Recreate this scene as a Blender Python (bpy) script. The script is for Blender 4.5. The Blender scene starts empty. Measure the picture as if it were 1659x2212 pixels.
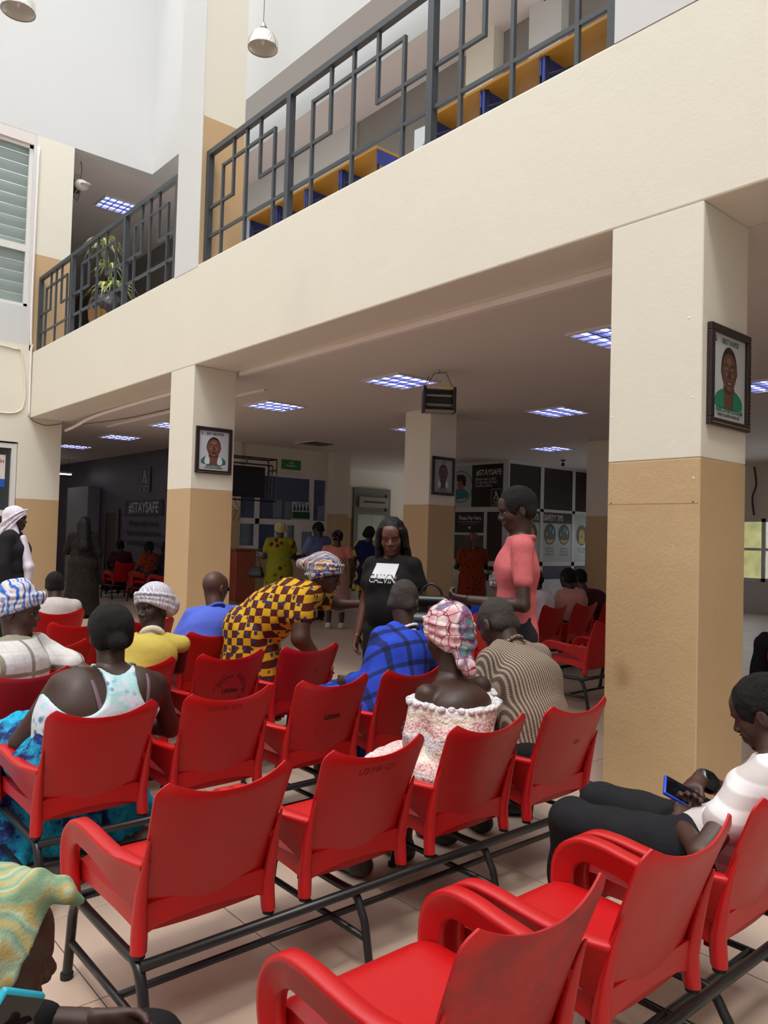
import bpy, bmesh, math, random
import numpy as np
from mathutils import Vector, Matrix, Euler

random.seed(7)
SC = bpy.context.scene
COL = SC.collection
PI = math.pi

# ------------------------------------------------------------------ camera
cam_data = bpy.data.cameras.new('camera')
cam_data.sensor_fit = 'AUTO'
cam_data.sensor_width = 36.0
cam_data.lens = 1663.33 * 36.0 / 2212.0
cam_data.clip_start = 0.05
cam = bpy.data.objects.new('camera', cam_data)
COL.objects.link(cam)
CR = Vector((0.65262, 0.75718, 0.02762)); CU = Vector((0.00555, -0.04123, 0.99913)); CF = Vector((-0.75767, 0.65190, 0.03111))
cam.matrix_world = Matrix(((CR.x, CU.x, -CF.x, 0), (CR.y, CU.y, -CF.y, 0), (CR.z, CU.z, -CF.z, 1.5), (0, 0, 0, 1)))
SC.camera = cam

# ------------------------------------------------------------------ sky, sun, exposure
world = bpy.data.worlds.new('sky'); SC.world = world
world.use_nodes = True
wn = world.node_tree.nodes; wl = world.node_tree.links
bg = wn['Background']
bg.inputs['Color'].default_value = (0.93, 0.965, 1.0, 1)
bg.inputs['Strength'].default_value = 3.3
sun_d = bpy.data.lights.new('sun', 'SUN'); sun_d.energy = 1.6; sun_d.angle = math.radians(12); sun_d.color = (1.0, 0.95, 0.88)
sun = bpy.data.objects.new('sun', sun_d); COL.objects.link(sun)
sun.rotation_euler = Vector((0.30, -0.34, 0.9)).to_track_quat('Z', 'Y').to_euler()
SC.view_settings.view_transform = 'Standard'
SC.view_settings.look = 'None'
SC.view_settings.gamma = 1.0
SC.view_settings.use_curve_mapping = False
SC.view_settings.exposure = 0.1

# ------------------------------------------------------------------ helpers
def lin(h):
    h = h.lstrip('#')
    c = [int(h[i:i + 2], 16) / 255 for i in (0, 2, 4)]
    return tuple((v / 12.92 if v <= 0.04045 else ((v + 0.055) / 1.055) ** 2.4) for v in c) + (1.0,)

class NT:
    """small wrapper for building node materials"""
    def __init__(self, name):
        self.m = bpy.data.materials.new(name); self.m.use_nodes = True
        self.t = self.m.node_tree; self.n = self.t.nodes; self.l = self.t.links
        self.b = self.n['Principled BSDF']
        self._co = None
    def link(self, a, b): self.l.new(a, b)
    def add(self, typ, **kw):
        nd = self.n.new(typ)
        for k, v in kw.items(): setattr(nd, k, v)
        return nd
    def co(self):
        if self._co is None: self._co = self.add('ShaderNodeTexCoord').outputs['Object']
        return self._co
    def val(self, sock, v):
        if isinstance(v, (int, float)): sock.default_value = v
        elif isinstance(v, str): sock.default_value = lin(v)
        elif isinstance(v, (tuple, list)): sock.default_value = v
        else: self.link(v, sock)
    def math(self, op, a, b=0.0, c=None):
        nd = self.add('ShaderNodeMath', operation=op)
        self.val(nd.inputs[0], a); self.val(nd.inputs[1], b)
        if c is not None: self.val(nd.inputs[2], c)
        return nd.outputs[0]
    def mix(self, f, a, b):
        nd = self.add('ShaderNodeMix', data_type='RGBA')
        self.val(nd.inputs[0], f); self.val(nd.inputs[6], a); self.val(nd.inputs[7], b)
        return nd.outputs[2]
    def noise(self, scale, detail=2.0, rough=0.5, vec=None):
        nd = self.add('ShaderNodeTexNoise')
        nd.inputs['Scale'].default_value = scale; nd.inputs['Detail'].default_value = detail; nd.inputs['Roughness'].default_value = rough
        self.link(vec or self.co(), nd.inputs['Vector'])
        return nd.outputs['Fac']
    def voro(self, scale, feature='F1', out='Distance', vec=None, rand=1.0):
        nd = self.add('ShaderNodeTexVoronoi', feature=feature)
        nd.inputs['Scale'].default_value = scale; nd.inputs['Randomness'].default_value = rand
        self.link(vec or self.co(), nd.inputs['Vector'])
        return nd.outputs[out]
    def xyz(self, vec=None):
        nd = self.add('ShaderNodeSeparateXYZ'); self.link(vec or self.co(), nd.inputs[0])
        return nd.outputs
    def mapv(self, scale=(1, 1, 1), rot=(0, 0, 0), loc=(0, 0, 0)):
        nd = self.add('ShaderNodeMapping')
        nd.inputs['Scale'].default_value = scale; nd.inputs['Rotation'].default_value = rot; nd.inputs['Location'].default_value = loc
        self.link(self.co(), nd.inputs['Vector'])
        return nd.outputs[0]
    def ramp(self, f, stops, interp='LINEAR'):
        nd = self.add('ShaderNodeValToRGB'); cr = nd.color_ramp; cr.interpolation = interp
        while len(cr.elements) > 1: cr.elements.remove(cr.elements[-1])
        for i, (p, c) in enumerate(stops):
            e = cr.elements[0] if i == 0 else cr.elements.new(p)
            e.position = p; e.color = lin(c) if isinstance(c, str) else c
        self.link(f, nd.inputs[0])
        return nd.outputs[0]
    def bump(self, h, strength=0.3, dist=0.01):
        nd = self.add('ShaderNodeBump'); nd.inputs['Strength'].default_value = strength; nd.inputs['Distance'].default_value = dist
        self.link(h, nd.inputs['Height']); self.link(nd.outputs[0], self.b.inputs['Normal'])
    def done(self, color=None, rough=0.6, metal=0.0, spec=0.5, trans=0.0, coat=0.0, sheen=0.0):
        if color is not None: self.val(self.b.inputs['Base Color'], color)
        self.val(self.b.inputs['Roughness'], rough); self.b.inputs['Metallic'].default_value = metal
        self.b.inputs['Specular IOR Level'].default_value = spec
        self.b.inputs['Transmission Weight'].default_value = trans
        self.b.inputs['Coat Weight'].default_value = coat
        self.b.inputs['Sheen Weight'].default_value = sheen
        return self.m

MATS = {}
def plain(name, color, rough=0.6, metal=0.0, var=0.06, nscale=6.0, bump=0.0, bscale=40.0, spec=0.5, coat=0.0, sheen=0.0):
    if name in MATS: return MATS[name]
    t = NT(name)
    c = lin(color)
    if var > 0:
        n = t.noise(nscale, 3.0)
        lo = tuple(v * (1 - var) for v in c[:3]) + (1,); hi = tuple(min(1, v * (1 + var)) for v in c[:3]) + (1,)
        col = t.mix(n, lo, hi)
    else: col = c
    if bump > 0: t.bump(t.noise(bscale, 3.0), bump, 0.01)
    MATS[name] = t.done(col, rough, metal, spec, coat=coat, sheen=sheen)
    return MATS[name]
def emit(name, color, strength):
    if name in MATS: return MATS[name]
    t = NT(name); t.done(color, 0.4)
    t.b.inputs['Emission Color'].default_value = lin(color); t.b.inputs['Emission Strength'].default_value = strength
    MATS[name] = t.m
    return t.m
def paint(name, color, rough=0.55, var=0.03, bump=0.12):
    """roller painted plaster with faint patches and ripples"""
    if name in MATS: return MATS[name]
    t = NT(name); c = lin(color)
    n = t.noise(1.3, 5.0, 0.6)
    lo = tuple(v * (1 - var) for v in c[:3]) + (1,); hi = tuple(min(1, v * (1 + var)) for v in c[:3]) + (1,)
    n2 = t.noise(7.0, 4.0)
    t.bump(t.math('ADD', n2, t.math('MULTIPLY', t.noise(55.0, 2.0), 0.25)), bump, 0.02)
    MATS[name] = t.done(t.mix(n, lo, hi), rough)
    return MATS[name]

class MB:
    def __init__(self): self.v = []; self.f = []
    def addm(self, vs, fs):
        o = len(self.v); self.v += [tuple(p) for p in vs]; self.f += [tuple(i + o for i in f) for f in fs]; return self
    def box(self, x0, x1, y0, y1, z0, z1):
        vs = [(x0, y0, z0), (x1, y0, z0), (x1, y1, z0), (x0, y1, z0), (x0, y0, z1), (x1, y0, z1), (x1, y1, z1), (x0, y1, z1)]
        return self.addm(vs, [(0, 3, 2, 1), (4, 5, 6, 7), (0, 1, 5, 4), (1, 2, 6, 5), (2, 3, 7, 6), (3, 0, 4, 7)])
    def cbox(self, c, s): return self.box(c[0] - s[0] / 2, c[0] + s[0] / 2, c[1] - s[1] / 2, c[1] + s[1] / 2, c[2] - s[2] / 2, c[2] + s[2] / 2)
    def rbox(self, x0, x1, y0, y1, z0, z1, r=0.01, seg=2):
        bm = bmesh.new(); bmesh.ops.create_cube(bm, size=1.0)
        for v in bm.verts:
            v.co = Vector((x0 + (v.co.x + .5) * (x1 - x0), y0 + (v.co.y + .5) * (y1 - y0), z0 + (v.co.z + .5) * (z1 - z0)))
        bmesh.ops.bevel(bm, geom=list(bm.edges), offset=r, segments=seg, affect='EDGES', profile=0.5)
        bm.verts.index_update()
        self.addm([v.co.copy() for v in bm.verts], [[v.index for v in f.verts] for f in bm.faces]); bm.free(); return self
    def sweep(self, pts, secs, closed=False, cap=True):
        """pts: list of (centre, axis_a, axis_b); secs: list of 2d sections (same length)"""
        n = len(secs[0]); o = len(self.v)
        for (c, a, b), s in zip(pts, secs):
            for (u, w) in s: self.v.append((c[0] + a[0] * u + b[0] * w, c[1] + a[1] * u + b[1] * w, c[2] + a[2] * u + b[2] * w))
        m = len(pts)
        for i in range(m if closed else m - 1):
            p = o + i * n; q = o + ((i + 1) % m) * n
            for j in range(n):
                k = (j + 1) % n; self.f.append((p + j, p + k, q + k, q + j))
        if cap and not closed:
            self.f.append(tuple(o + j for j in range(n))[::-1]); self.f.append(tuple(o + (m - 1) * n + j for j in range(n)))
        return self
    def tube(self, path, r, n=8, closed=False):
        path = [Vector(p) for p in path]; m = len(path); frames = []; up = None
        rr = r if isinstance(r, (list, tuple)) else [r] * m
        for i in range(m):
            if closed: t = path[(i + 1) % m] - path[i - 1]
            else: t = path[min(i + 1, m - 1)] - path[max(i - 1, 0)]
            t.normalize()
            if up is None:
                up = Vector((0, 0, 1)) if abs(t.z) < 0.9 else Vector((1, 0, 0))
            a = up - t * up.dot(t)
            if a.length < 1e-4: a = Vector((1, 0, 0)) - t * t.x
            a.normalize(); up = a; frames.append((path[i], a, t.cross(a)))
        cs = [(math.cos(2 * PI * k / n), math.sin(2 * PI * k / n)) for k in range(n)]
        return self.sweep(frames, [[(c * q, s * q) for c, s in cs] for q in rr], closed)
    def lathe(self, prof, n=24, c=(0, 0, 0), a0=0.0, a1=2 * PI):
        o = len(self.v); full = abs(a1 - a0 - 2 * PI) < 1e-6; cnt = n if full else n + 1
        for (r, z) in prof:
            for k in range(cnt):
                t = a0 + (a1 - a0) * k / n; self.v.append((c[0] + r * math.cos(t), c[1] + r * math.sin(t), c[2] + z))
        for i in range(len(prof) - 1):
            for k in range(n):
                k2 = (k + 1) % cnt; p = o + i * cnt; q = p + cnt; self.f.append((p + k, p + k2, q + k2, q + k))
        return self
    def ellipsoid(self, c, r, n=16, m=10, rot=None):
        o = len(self.v)
        for i in range(m + 1):
            ph = PI * i / m
            for k in range(n):
                t = 2 * PI * k / n
                p = Vector((r[0] * math.sin(ph) * math.cos(t), r[1] * math.sin(ph) * math.sin(t), r[2] * math.cos(ph)))
                if rot is not None: p = rot @ p
                self.v.append((c[0] + p.x, c[1] + p.y, c[2] + p.z))
        for i in range(m):
            for k in range(n):
                p = o + i * n; q = p + n; self.f.append((p + k, q + k, q + (k + 1) % n, p + (k + 1) % n))
        return self
    def mesh(self, name, smooth=False):
        me = bpy.data.meshes.new(name); me.from_pydata(self.v, [], self.f); me.update()
        if smooth: me.polygons.foreach_set('use_smooth', [True] * len(me.polygons))
        return me
    def build(self, name, mat, parent=None, smooth=False, loc=None, rot=None):
        me = self.mesh(name, smooth); me.materials.append(mat)
        return link(name, me, parent, loc, rot)

def link(name, me, parent=None, loc=None, rot=None):
    o = bpy.data.objects.new(name, me); COL.objects.link(o)
    if parent is not None: o.parent = parent
    if loc is not None: o.location = loc
    if rot is not None: o.rotation_euler = rot
    return o
def tag(o, label=None, cat=None, group=None, kind=None):
    if label: o['label'] = label
    if cat: o['category'] = cat
    if group: o['group'] = group
    if kind: o['kind'] = kind
    return o
def empty(name, loc=(0, 0, 0), rz=0.0):
    o = bpy.data.objects.new(name, None); o.empty_display_size = 0.1; COL.objects.link(o)
    o.location = loc; o.rotation_euler = (0, 0, rz)
    return o
def thing(name, label, cat, loc=(0, 0, 0), rz=0.0, group=None): return tag(empty(name, loc, rz), label, cat, group)
def struct(o, label=None, cat=None): return tag(o, label, cat, kind='structure')
def copy_tree(o, parent=None):
    c = o.copy(); COL.objects.link(c)
    if parent is not None: c.parent = parent
    for ch in list(o.children): copy_tree(ch, c)
    return c
def smooth_path(pts, per=6):
    """Catmull-Rom through pts"""
    P = [np.array(p, float) for p in pts]; out = []
    for i in range(len(P) - 1):
        p0 = P[max(i - 1, 0)]; p1 = P[i]; p2 = P[i + 1]; p3 = P[min(i + 2, len(P) - 1)]
        for k in range(per):
            t = k / per
            out.append(0.5 * ((2 * p1) + (-p0 + p2) * t + (2 * p0 - 5 * p1 + 4 * p2 - p3) * t * t + (-p0 + 3 * p1 - 3 * p2 + p3) * t ** 3))
    out.append(P[-1])
    return out
def text_mesh(txt, size, align='CENTER', extrude=0.0, bold=0.0, sx=1.0):
    """flat mesh of lettering in the xy plane, as numpy verts + faces"""
    cu = bpy.data.curves.new('lettering', 'FONT'); cu.body = txt; cu.size = size; cu.align_x = align; cu.align_y = 'CENTER'
    cu.extrude = extrude; cu.offset = bold; cu.resolution_u = 3
    ob = bpy.data.objects.new('lettering', cu); COL.objects.link(ob)
    dg = bpy.context.evaluated_depsgraph_get(); me = ob.evaluated_get(dg).to_mesh()
    vs = [(v.co.x * sx, v.co.y, v.co.z) for v in me.vertices]; fs = [tuple(p.vertices) for p in me.polygons]
    ob.evaluated_get(dg).to_mesh_clear(); bpy.data.objects.remove(ob); bpy.data.curves.remove(cu)
    return vs, fs
def lettering(name, txt, size, mat, parent, origin, right, up, align='CENTER', bold=0.0, sx=1.0, off=0.0):
    """lettering on a plane: right and up are 3d unit vectors"""
    vs, fs = text_mesh(txt, size, align, 0.0, bold, sx)
    r = Vector(right); u = Vector(up); n = r.cross(u); o = Vector(origin) + n * off
    mb = MB(); mb.addm([tuple(o + r * a + u * b) for a, b, c in vs], fs)
    return mb.build(name, mat, parent)
def flat_poly(pts2, origin, right, up, off=0.0, thick=0.0015):
    """thin slab with the outline pts2 on a plane"""
    r = Vector(right); u = Vector(up); n = r.cross(u); o = Vector(origin) + n * off; m = len(pts2)
    vs = [tuple(o + r * a + u * b) for a, b in pts2] + [tuple(o + r * a + u * b + n * thick) for a, b in pts2]
    fs = [tuple(range(m))[::-1], tuple(range(m, 2 * m))] + [(i, (i + 1) % m, (i + 1) % m + m, i + m) for i in range(m)]
    mb = MB(); mb.addm(vs, fs); return mb
def circ(cx, cy, rx, ry=None, n=20, a0=0, a1=2 * PI):
    ry = ry or rx
    return [(cx + rx * math.cos(a0 + (a1 - a0) * k / n), cy + ry * math.sin(a0 + (a1 - a0) * k / n)) for k in range(n)]
def project(p):
    v = Vector(p) - Vector((0, 0, 1.5)); z = v.dot(CF)
    if z < 0.1: return None
    return (829.5 + 1663.33 * v.dot(CR) / z, 1106 - 1663.33 * v.dot(CU) / z, z)
# ================================================================== the building
YD, YB = 3.97, 4.51            # front and back of the arcade beam
XL = -14.06                    # left wall of the atrium
ZB, ZT = 3.37, 4.51            # underside of beam / top of balcony upstand
ZP, ZP2 = 1.97, 6.23           # top of the tan paint on each storey
ZE = 8.31                      # upper ceiling
cream = paint('cream wall paint', '#e2dccd', 0.5)
white = paint('white wall paint', '#d0d0cf', 0.6, 0.015, 0.05)
tan = paint('tan gloss wall paint', '#c3a47c', 0.32, 0.05, 0.2)
ceil_m = paint('white ceiling paint', '#dcd3cf', 0.7, 0.02, 0.04)
grey_up = paint('wall grey with shade in colour', '#8b8782', 0.6)  # shade on the gallery back wall is put into this grey
t = NT('floor grout'); MATS['grout'] = t.done('#5d5147', 0.8)
t = NT('beige porcelain tile')
n1 = t.noise(2.2, 5.0, 0.6); n2 = t.noise(30.0, 3.0)
info = t.add('ShaderNodeObjectInfo')
c1 = t.mix(n1, '#b8a18f', '#c6b1a0'); c2 = t.mix(t.math('MULTIPLY', info.outputs['Random'], 0.3), c1, '#b09887')
tile_m = t.done(c2, 0.28, spec=0.45)

# --- floor: a screed with joint-coloured surface and single tiles laid on it
floor = MB().box(-24, 6.5, -8.5, 19.0, -0.15, -0.004).build('floor', MATS['grout'])
struct(floor, 'beige polished tile floor of the waiting hall')
tp = 0.605; tx0 = -2.462; ty0 = 0.981; gap = 0.0022
tile_me = MB().rbox(gap, tp - gap, gap, tp - gap, -0.004, 0.0, 0.0012, 1).mesh('tile'); tile_me.materials.append(tile_m)
cells = []
for i in range(-36, 15):
    for j in range(-16, 30):
        x, y = tx0 + i * tp, ty0 + j * tp
        if x > 6 or y > 18.3: continue
        q = project((x + tp / 2, y + tp / 2, 0))
        vis = q is not None and -150 < q[0] < 1810 and q[1] < 2420
        cells.append((q[2] if vis else 99, x, y))
cells.sort()
rest = MB()
for k, (d, x, y) in enumerate(cells):
    if k < 290 and d < 90: link('tile', tile_me, floor, (x, y, 0))
    else: rest.box(x + gap, x + tp - gap, y + gap, y + tp - gap, -0.004, 0.0)
o = rest.build('tiles', tile_m, floor); o['kind'] = 'stuff'

# --- columns with a tan dado
t = NT('stained tan wall paint'); n = t.noise(1.6, 5.0, .6); x_, y_, z_ = t.xyz()
d_ = t.math('SQRT', t.math('ADD', t.math('POWER', t.math('DIVIDE', t.math('ADD', x_, 2.47), .13), 2.0), t.math('POWER', t.math('DIVIDE', t.math('SUBTRACT', z_, .74), .24), 2.0)))
st = t.math('MULTIPLY', t.ramp(t.math('ADD', d_, t.math('MULTIPLY', t.noise(9.0, 4.0), .9)), [(.45, (1, 1, 1, 1)), (1.0, (0, 0, 0, 1))]), .38)
chip = t.math('GREATER_THAN', t.noise(26.0, 3.0, .7), .735)
c_ = t.mix(n, '#bb9c74', '#caad85'); c_ = t.mix(st, c_, '#7a4a33'); c_ = t.mix(t.math('MULTIPLY', chip, .7), c_, '#ddd3bd')
t.bump(t.math('ADD', t.noise(7.0, 4.0), t.math('MULTIPLY', t.noise(55.0, 2.0), .3)), .22, .02); tan_worn = t.done(c_, .34)
def column(x0, x1, y0, y1, z0, z1, zp, label, up=cream, tan=tan):
    c = struct(empty('column', (0, 0, 0)), label)
    MB().rbox(x0, x1, y0, y1, z0, zp, 0.006, 1).build('dado', tan, c)
    MB().rbox(x0, x1, y0, y1, zp, z1, 0.006, 1).build('shaft', up, c)
    return c
column(-2.591, -2.023, YD, YB, 0, ZB, ZP, 'thick square column in the foreground carrying the nurse portrait', tan=tan_worn)
column(-8.545, -7.955, YD, YB, 0, ZB, ZP, 'square column between the two bays carrying the midwife portrait')
column(-8.546, -8.0, 7.727, 8.27, 0, ZB, ZP, 'square column deeper in the hall behind the bug zapper')
column(-8.42, -7.87, 12.2, 12.75, 0, ZB, ZP, 'shaded square column at the back of the hall')
column(3.9, 4.45, YD, YB, 0, ZB, ZP, 'square column beyond the right of the view')
column(-2.10, -1.55, 12.2, 12.75, 0, ZB, ZP, 'square column far right of the hall')
# --- arcade beam and upstand
b = MB().rbox(XL, 6.5, YD, YB, ZB, ZT, 0.012, 2).build('trim_1', cream); struct(b, 'cream painted arcade beam and balcony upstand')
# upper columns
uc = struct(empty('column'), 'upper storey column rising beside the balcony railing')
MB().box(-8.545, -7.955, YD + 0.002, YB - 0.002, ZT, ZP2).build('dado', tan, uc)
MB().box(-8.545, -7.955, YD + 0.002, YB - 0.002, ZP2, 15.0).build('shaft', cream, uc)
MB().box(-8.549, -7.951, YD - 0.004, YD + 0.004, ZT - 0.02, 15.0).build('front_face', white, uc)
uc = struct(empty('column'), 'white upper storey column at the right end of the railing')
MB().box(-2.60, -2.02, YD - 0.002, YB - 0.002, ZT, 15.0).build('shaft', white, uc)
# --- left atrium wall, with the upper and lower window openings and the passage under it
wl_ = struct(empty('wall_left'), 'cream and white side wall of the atrium')
def wl_box(y0, y1, z0, z1, m, nm='panel', x0=XL - 0.3, x1=XL):
    return MB().box(x0, x1, y0, y1, z0, z1).build(nm, m, wl_)
wl_box(-8.5, 1.2, 0, 15.0, cream)                    # behind the left frame edge
wl_box(1.2, 3.80, 0, 1.05, tan, 'dado'); wl_box(3.80, YB, 0, ZP, tan, 'dado'); wl_box(3.80, YB, ZP, ZB, cream)
wl_box(1.2, 3.80, 2.93, 4.62, cream)
wl_box(3.80, YD, ZB, 4.62, cream)
wl_box(1.2, 3.91, 4.62, 5.28, white); wl_box(3.91, YD, 4.62, ZP2 - 1.7, white)
wl_box(3.91, YB + 0.03, ZP2 - 1.7, ZP2, tan, 'dado'); wl_box(3.91, YB + 0.03, ZP2, ZE, cream)
wl_box(1.2, 7.9, ZE, 15.0, white)
wl_box(YD, YB, 3.375, 4.5, cream)
# --- gallery floor, lower ceiling, upper ceilings
o = MB().box(-24, 6.5, YB, 19, ZB, 4.45).build('ceiling', ceil_m); struct(o, 'white painted ceiling of the ground floor hall')
o = MB().box(XL, 6.5, 6.0, 6.45, ZE, 15.0).build('wall_upper', white); struct(o, 'white bulkhead above the gallery')
o = MB().box(-24, XL - 0.3, 4.5, 7.9, ZE, 8.6).build('ceiling_passage', ceil_m); struct(o, 'ceiling of the upper side passage')
o = MB().box(XL, 6.5, 6.93, 7.9, ZE, 8.9).build('ceiling_gallery', ceil_m); struct(o, 'ceiling of the gallery walkway')
o = MB().box(XL, 6.5, 6.915, 6.93, ZE + .002, 8.9).build('slot_face', white); struct(o, 'white lit face of the gallery roof slot')
gw = struct(empty('wall_gallery'), 'grey shaded back wall of the gallery')
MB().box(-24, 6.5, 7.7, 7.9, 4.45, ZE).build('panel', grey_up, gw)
MB().box(-14.4, -9.9, 7.60, 7.702, 4.45, ZE).build('panel', white, gw)
MB().box(-7.25, -6.75, 7.5, 7.702, 4.45, ZE).build('pilaster', cream, gw)
MB().box(-6.2, -5.7, 7.55, 7.702, 4.45, ZE).build('pilaster', white, gw)
o = MB().box(-24, -23.8, YB, 7.9, 4.45, ZE).build('wall_passage', cream); struct(o, 'end wall of the upper passage')
o = MB().box(-24, XL - 0.3, 4.4, 4.55, 4.45, ZE).build('wall_passage_side', cream); struct(o, 'side wall of the upper passage')
# --- hidden sides of the atrium
o = MB().box(6.3, 6.5, -8.5, 19, 0, 15.0).build('wall_right', white); struct(o, 'white wall on the far right of the hall')
o = MB().box(-14.4, 6.5, -8.7, -8.5, 0, 15.0).build('wall_front', white); struct(o, 'white wall behind the viewer')
# roof beams of the glazed atrium roof
rf = struct(empty('roof'), 'steel beams of the glazed atrium roof')
for i in range(9):
    x = -13 + i * 2.3; MB().box(x, x + 0.35, -8.5, 6.0, 14.75, 15.0).build('beam', white, rf)
# --- ground floor interior walls
t = NT('purple banner wall'); n = t.noise(0.8, 2.0)
purple = t.done(t.mix(n, '#46414f', '#4f4a5c'), 0.5); MATS['purple'] = purple
struct(MB().box(-24, XL - .3, 7.69, 7.9, 0, ZB).build('wall_banner_side', purple), 'purple grey wall along the dark passage')
struct(MB().box(-24, XL - .3, YD, YD + .2, 0, ZB).build('wall_passage_left', cream), 'cream left wall of the dark passage')
struct(MB().box(-24.2, -24, YD, 7.9, 0, ZB).build('wall_passage_end', cream), 'cream end wall of the passage')
# window wall of the dispensary hatch (along Y at XL)
struct(MB().box(XL - .3, XL, 7.69, 8.15, ZP, ZB).build('wall_hatch_left', cream), 'cream wall left of the dispensary window'); struct(MB().box(XL - .3, XL, 7.69, 8.15, 0, ZP).build('wall_hatch_left_dado', tan), 'tan dado left of the dispensary window')
struct(MB().box(XL - .3, XL - .1, 8.15, 10.45, 2.78, ZB).build('wall_hatch_top', cream), 'cream wall above the dispensary window')
struct(MB().box(XL - .3, XL - .1, 8.15, 10.45, 0, 0.98).build('wall_hatch_low', tan), 'tan wall under the dispensary window')
struct(MB().box(XL - .3, XL + .1, 10.45, 10.95, ZP, ZB).build('wall_hatch_right', cream), 'cream pier right of the dispensary window'); struct(MB().box(XL - .3, XL + .1, 10.45, 10.95, 0, ZP).build('wall_hatch_right_dado', tan), 'tan dado of the pier by the dispensary')
# rooms behind
struct(MB().box(-18.2, -18, 7.9, 18, 0, ZB).build('wall_store_back', cream), 'back wall of the dispensary room')
struct(MB().box(-18.2, XL - .2, 10.8, 10.95, 0, ZB).build('wall_store_side', cream), 'side wall of the dispensary room')
struct(MB().box(-17.2, -17, 10.95, 18, ZP, ZB).build('wall_corridor_end', cream), 'cream end wall of the corridor'); struct(MB().box(-17.2, -17, 10.95, 18, 0, ZP).build('wall_corridor_dado', tan), 'tan dado of the corridor end wall')
struct(MB().box(-18.2, 6.5, 17.75, 17.95, 2.13, ZB).build('wall_far_upper', cream), 'cream wall above the far windows'); struct(MB().box(-18.2, 6.5, 17.75, 17.95, 0, 0.70).build('wall_far_lower', white), 'white wall below the far windows')

# marks on the foreground column: a filled crack with nail holes and plaster patches
MB().box(-2.585, -2.03, YD - .0012, YD + .002, 1.722, 1.7255).build('crack', plain('crack filler', '#a98a60', .7), bpy.data.objects['column'])
for x in (-2.565, -2.06): MB().ellipsoid((x, YD, 1.728), (.006, .002, .006), 8, 5).build('nail_hole', plain('nail hole', '#6a4a34', .7), bpy.data.objects['column'])
for (x, z, w_) in ((-2.10, 2.74, .018), (-2.07, 2.30, .012), (-2.57, 2.24, .012), (-2.06, 1.86, .01)): MB().ellipsoid((x, YD, z), (w_ * .6, .002, w_ * .4), 10, 6).build('plaster_patch', plain('plaster patch', '#efeae0', .7), bpy.data.objects['column'])
# ================================================================== railings
iron = plain('dark grey painted steel', '#3b4046', 0.45, 0.0, 0.08, 9.0)
black_steel = plain('black painted steel tube', '#211f20', 0.35, 0.2, 0.1, 12.0)
def railing(x0, posts, label):
    r = thing('balcony_railing', label, 'railing', (x0, YD + 0.09, ZT), 0, 'steel railings along the gallery edge')
    def bar(nm, xa, xb, za, zb, d=0.03):
        MB().box(xa - x0, xb - x0, -d / 2, d / 2, za - ZT, zb - ZT).build(nm, iron, r)
    zt, h2, h1, h4 = 5.83, 5.56, 5.16, 4.83
    bar('top_rail', posts[0] - .04, posts[-1] + .04, zt - .06, zt, .06)
    for p in posts: bar('post', p - .033, p + .033, ZT, zt - .06, .066)
    s = 0.016
    for a, b_ in zip(posts[:-1], posts[1:]):
        w = (b_ - a) / 6.0; A, B, C, D, E = [a + w * k for k in (1.15, 2, 3, 4, 5)]
        bar('baluster', A - s, A + s, ZT, h2 + s); bar('baluster', B - s, B + s, h1 - s, zt - .06); bar('baluster', C - s, C + s, ZT, zt - .06)
        bar('baluster', D - s, D + s, h1 - s, zt - .06); bar('baluster', E - s, E + s, ZT, h2 + s)
        d = .026
        bar('cross_bar', A + s, E - s, h2 - s, h2 + s, d)
        bar('cross_bar', a + .033, B - s, h1 - s, h1 + s, d); bar('cross_bar', D + s, b_ - .033, h1 - s, h1 + s, d)
        bar('cross_bar', a + .033, b_ - .033, h4 - s, h4 + s, d)
    return r
railing(-7.92, [-7.92, -6.28, -4.285, -2.66], 'longer dark steel railing with square key pattern in front of the desks')
railing(-14.02, [-14.02, -12.40, -10.30, -8.72], 'dark steel key-pattern railing in front of the potted spider plant')

# ================================================================== ceiling lights
cable_m_ = plain('thin hanger wire', '#4a4038', .6)
tube_e = emit('fluorescent tube glow', '#c9d0ff', 5.0)
t = NT('pale blue reflector'); t.done('#cfd4ee', 0.35); t.b.inputs['Emission Color'].default_value = lin('#8f9bf5'); t.b.inputs['Emission Strength'].default_value = 0.9
refl_e = t.m
lamp_white = plain('white lamp enamel', '#d9d6d2', 0.5)
louver_m = plain('grey aluminium louvre', '#8f93b8', 0.3, 0.4)
bronze = plain('brown dead diffuser', '#6d5d55', 0.5)
def ceiling_light(loc, label, lit=True, z=ZB):
    L = thing('ceiling_light', label, 'ceiling light', (loc[0], loc[1], z), 0, 'square recessed ceiling lights')
    h = 0.34; w = .03
    for a in ((-h, h, -h, -h + w), (-h, h, h - w, h), (-h, -h + w, -h + w, h - w), (h - w, h, -h + w, h - w)):
        MB().box(a[0], a[1], a[2], a[3], -.022, 0).build('frame', lamp_white, L)
    MB().box(-h + w, h - w, -h + w, h - w, -.004, 0).build('reflector', refl_e if lit else bronze, L)
    for k in range(3):
        x = -.2 + .2 * k
        if lit: MB().tube([(x, -.29, -.011), (x, .29, -.011)], .0065, 6).build('tube', tube_e, L)
    for k in range(2):
        x = -.1 + .2 * k; MB().box(x - .012, x + .012, -h + w, h - w, -.024, -.004).build('louvre', louver_m if lit else bronze, L)
    for k in range(4):
        y = -.21 + .14 * k; MB().box(-h + w, h - w, y - .011, y + .011, -.026, -.018).build('louvre', louver_m if lit else bronze, L)
    return L
proto_light = ceiling_light((-6.87, 6.12), 'lit square ceiling light behind the hanging bug zapper')
def more_light(x, y, label, z=ZB):
    o = copy_tree(proto_light); o.location = (x, y, z); o['label'] = label; return o
more_light(-9.6, 6.10, 'lit square ceiling light above the midwife portrait column, right side')
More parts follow.
